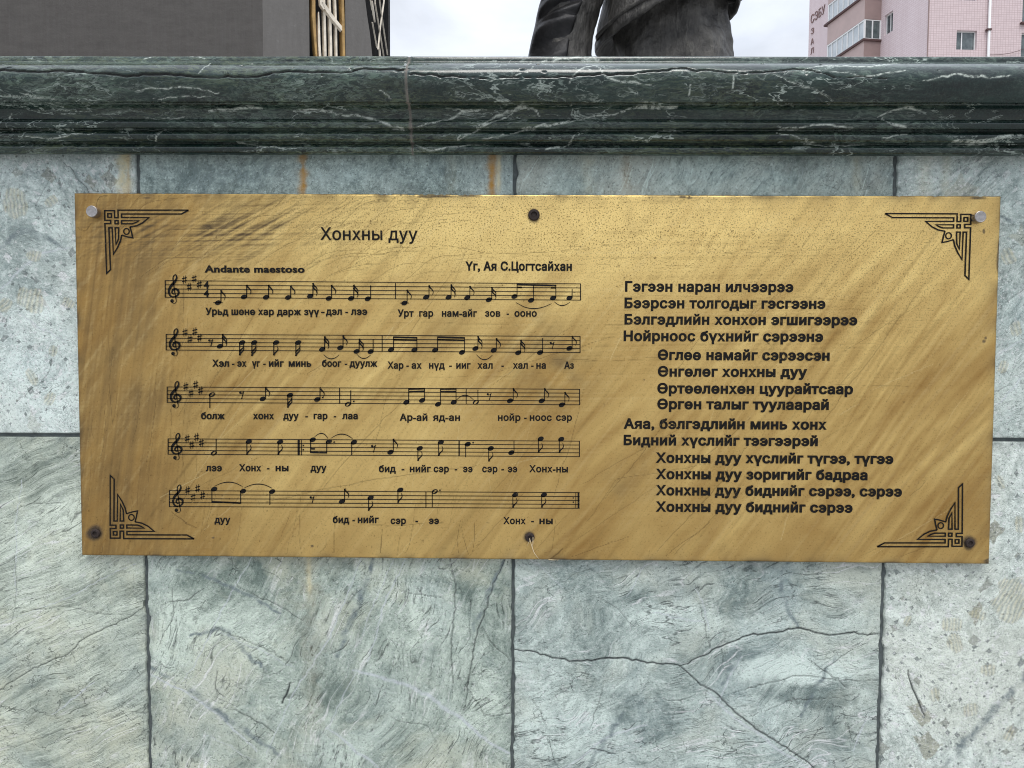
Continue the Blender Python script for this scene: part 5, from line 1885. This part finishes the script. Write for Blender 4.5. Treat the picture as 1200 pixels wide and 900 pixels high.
def window(org, dirn, outn, h, split=.33, curtain=False, mat=None):
    dp = -outn * .14
    bar_ = .055
    mbx = MB()

    def rect(a, c, e_, f_, back=0.0):
        p, q = org + dirn * a + dp, org + dirn * c + dp
        n = -outn * .07
        mbx.hexa([tuple(p) + (e_,), tuple(q) + (e_,), tuple(q + n) + (e_,), tuple(p + n) + (e_,), tuple(p) + (f_,), tuple(q) + (f_,), tuple(q + n) + (f_,), tuple(p + n) + (f_,)])
    a, c, e_, f_ = h
    rect(a, a + bar_, e_, f_)
    rect(c - bar_, c, e_, f_)
    rect(a + bar_, c - bar_, e_, e_ + bar_)
    rect(a + bar_, c - bar_, f_ - bar_, f_)
    sx_ = a + (c - a) * split
    rect(sx_ - bar_ / 2, sx_ + bar_ / 2, e_ + bar_, f_ - bar_)
    w_ = mbx.build('window', WHITE, building)
    mbx = MB()
    p, q = org + dirn * (a + .01) - outn * .19, org + dirn * (c - .01) - outn * .19
    mbx.poly([tuple(p) + (e_ + .01,), tuple(q) + (e_ + .01,), tuple(q) + (f_ - .01,), tuple(p) + (f_ - .01,)])
    mbx.build('pane', mat or GLASS, w_)
    return w_


ST = 2.8
fs0, fz0 = hit(1120.5, 58, CRN, wv)
fs1, fz1 = hit(1145, 36, CRN, wv)
fr_end = hit(1196, 30, CRN, wv)[0]
holes = []
for k_ in range(-6, 3):
    zz0 = fz0 + k_ * ST
    if zz0 > .5 and zz0 + 1.2 < HB:
        holes.append((fs0, fs1, zz0, zz0 + (fz1 - fz0)))
facade('front_wall', CRN, wv, nfv, 0, fr_end + 7, holes + [(fr_end + .08, fr_end + 1.6, fz0 - 1.2 + k_ * ST, fz1 - .05 + k_ * ST) for k_ in range(-5, 3)], PINK)
for h in holes:
    window(CRN, wv, nfv, h)
for k_ in range(-5, 3):
    window(CRN, wv, nfv, (fr_end + .08, fr_end + 1.6, fz0 - 1.2 + k_ * ST, fz1 - .05 + k_ * ST), .5)
mb = MB()
for k_ in range(-5, 3):
    p, q = CRN + wv * (fr_end - .05), CRN + wv * (fr_end + 1.7)
    z = fz0 - 1.3 + k_ * ST
    n = nfv * .18
    mb.hexa([tuple(p) + (z,), tuple(q) + (z,), tuple(q + n) + (z,), tuple(p + n) + (z,), tuple(p) + (z + .1,), tuple(q) + (z + .1,), tuple(q + n) + (z + .1,), tuple(p + n) + (z + .1,)])
mb.build('sill', BROWN, building)
# side wall running away from us, with a window near the corner
ws0, wz0 = hit(1046, 36, CRN, uv)
ws1, wz1 = hit(1036.5, 24, CRN, uv)
side_end = hit(948, 30, CRN, uv)[0]
sholes = [(ws0, ws1, wz0 + k_ * ST, wz0 + 1.25 + k_ * ST) for k_ in range(-6, 3) if wz0 + k_ * ST > .5]
facade('side_wall', CRN, uv, nl, 0, side_end, sholes, PALE)
for h in sholes:
    window(CRN, uv, nl, h, .5)
mb = MB()
p = CRN + uv * side_end
q = CRN + wv * (fr_end + 7)
mb.poly([tuple(CRN + uv * 0) + (HB,), tuple(q) + (HB,), tuple(q + uv * side_end) + (HB,), tuple(p) + (HB,)])
mb.poly([tuple(p) + (0,), tuple(q + uv * side_end) + (0,), tuple(q + uv * side_end) + (HB,), tuple(p) + (HB,)])
mb.poly([tuple(q) + (0,), tuple(q + uv * side_end) + (0,), tuple(q + uv * side_end) + (HB,), tuple(q) + (HB,)])
mb.build('roof', BROWN, building)
# floors of glazed balconies on the side wall
bs0 = hit(1032, 44, CRN, uv)[0]
o1 = CRN + uv * bs0
bw = hit(1012.5, 44, o1, nl)[0]               # how far the balcony stands out
o2 = o1 + nl * bw
bs_len = hit(969.5, 44, o2, uv)[0]
zled = hit(1012.5, 45.5, o1, nl)[1]
ztopg = hit(1012.5, 22.5, o1, nl)[1]
gh = ztopg - zled


def block(mbx, a, c, z0, z1):
    """box over the balcony footprint; a = (along, out) start, c = end"""
    pts = [o1 + uv * a[0] + nl * a[1], o1 + uv * c[0] + nl * a[1], o1 + uv * c[0] + nl * c[1], o1 + uv * a[0] + nl * c[1]]
    mbx.hexa([tuple(p_) + (z0,) for p_ in pts] + [tuple(p_) + (z1,) for p_ in pts])


SB = 2.72
for k_ in range(-5, 4):
    zl = zled + k_ * SB
    if zl < 2:
        continue
    mb = MB()
    block(mb, (0, 0.0), (bs_len, bw), zl - (SB - gh) + .02, zl - .13)
    par = mb.build('balcony', BEIGE, building)
    mb = MB()
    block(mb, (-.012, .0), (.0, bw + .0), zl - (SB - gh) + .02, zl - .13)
    mb.build('end_shade', ROSE_SHADE_TRIM, par)  # thin sheet whose darker colour stands in for shade on the end
    mb = MB()
    block(mb, (-.10, 0), (bs_len + .3, bw + .12), zl - .13, zl)
    mb.build('ledge', BROWN, par)
    mb = MB()
    block(mb, (.05, .05), (bs_len - .05, bw - .05), zl + .02, zl + gh)
    mb.build('glazing', PGLASS, par)
    mb = MB()
    block(mb, (.02, .10), (.05, bw * .94), zl + .03, zl + gh)
    mb.build('end_pane', GLASS, par)
    mb = MB()
    npan = 7
    for i in range(npan + 1):
        s_ = bs_len * i / npan
        block(mb, (min(s_, bs_len - .1), bw - .06), (min(s_, bs_len - .1) + (.1 if i in (0, 3, npan) else .06), bw + .0), zl, zl + gh)
    block(mb, (0, bw - .06), (bs_len, bw + .005), zl, zl + .08)
    block(mb, (0, bw - .06), (bs_len, bw + .005), zl + gh - .08, zl + gh)
    for s_ in (0.0, bw * .47, bw - .09):
        block(mb, (-.008, s_), (.05, s_ + .085), zl, zl + gh)
    block(mb, (-.006, 0), (.05, bw - .005), zl, zl + .07)
    block(mb, (-.006, 0), (.05, bw - .005), zl + gh - .05, zl + gh)
    mb.build('window_frame', WHITE, par)
# rain pipe on the front
pp = CRN + wv * hit(1157.7, 30, CRN, wv)[0] + nfv * .12
mb = MB()
mb.tube([tuple(pp) + (.2,), tuple(pp) + (HB,)], .075, 12)
pipe = mb.build('rain_pipe', WHITE, building, smooth=True)
mb = MB()
for k_ in range(-5, 3):
    z = hit(1157.7, 36, CRN, wv)[1] + k_ * ST
    mb.box((pp[0] - .16, pp[1] - .1, z - .05), (pp[0] + .10, pp[1] + .1, z + .05))
mb.build('pipe_clamp', BROWN, pipe)
# expansion joint at the corner, sagging cable across the front
mb = MB()
mb.tube([tuple(CRN + nfv * .02 + nl * .02) + (0,), tuple(CRN + nfv * .02 + nl * .02) + (HB,)], .035, 6)
mb.build('corner_trim', ROSE_SHADE_TRIM, building)
mb = MB()
a0, a1 = hit(1158, 65, CRN, wv), hit(1200, 57.5, CRN, wv)
mb.tube([tuple(CRN + wv * (a0[0] + (a1[0] - a0[0]) * t) + nfv * .1) + (a0[1] + (a1[1] - a0[1]) * t - .12 * math.sin(math.pi * t),) for t in np.linspace(0, 1, 9)], .014, 6)
mb.build('cable', BROWN, building)


# dark red letters high on the far end of the side wall
def sign_letters(body, s_a, s_b, za, height):
    v, f = text_polys(body, .0)
    u0, u1 = v[:, 0].min(), v[:, 0].max()
    mbx = MB()
    for q in f:
        pa, pb = [], []
        for i in q:
            s_ = s_a + (v[i, 0] - u0) / (u1 - u0) * (s_b - s_a)
            w3 = CRN + uv * s_ + nl * .05
            pa.append(tuple(w3) + (za + v[i, 1] * height / .727,))
            w3 = CRN + uv * s_ + nl * .02
            pb.append(tuple(w3) + (za + v[i, 1] * height / .727,))
        mbx.poly(pa)
        mbx.poly(pb[::-1])
        for i in range(len(pa)):
            j = (i + 1) % len(pa)
            mbx.poly([pa[i], pa[j], pb[j], pb[i]])
    me = bpy.data.meshes.new('sign_lettering')
    me.from_pydata(mbx.v, [], mbx.f)
    return link('sign_lettering', me, LETTER, building)


sa, za_ = hit(950.5, 27.5, CRN, uv)
sb, zb2 = hit(967, 16, CRN, uv)
sign_letters('СЭБУ', sa, sb, (za_ + zb2) / 2, .62)
sa, za_ = hit(950.2, 66, CRN, uv)
sb, _ = hit(953.6, 62, CRN, uv)
for ch, py in (('З', 40), ('А', 52), ('Л', 63), ('У', 74)):
    sign_letters(ch, sa, sb, hit(952, py, CRN, uv)[1], .42)
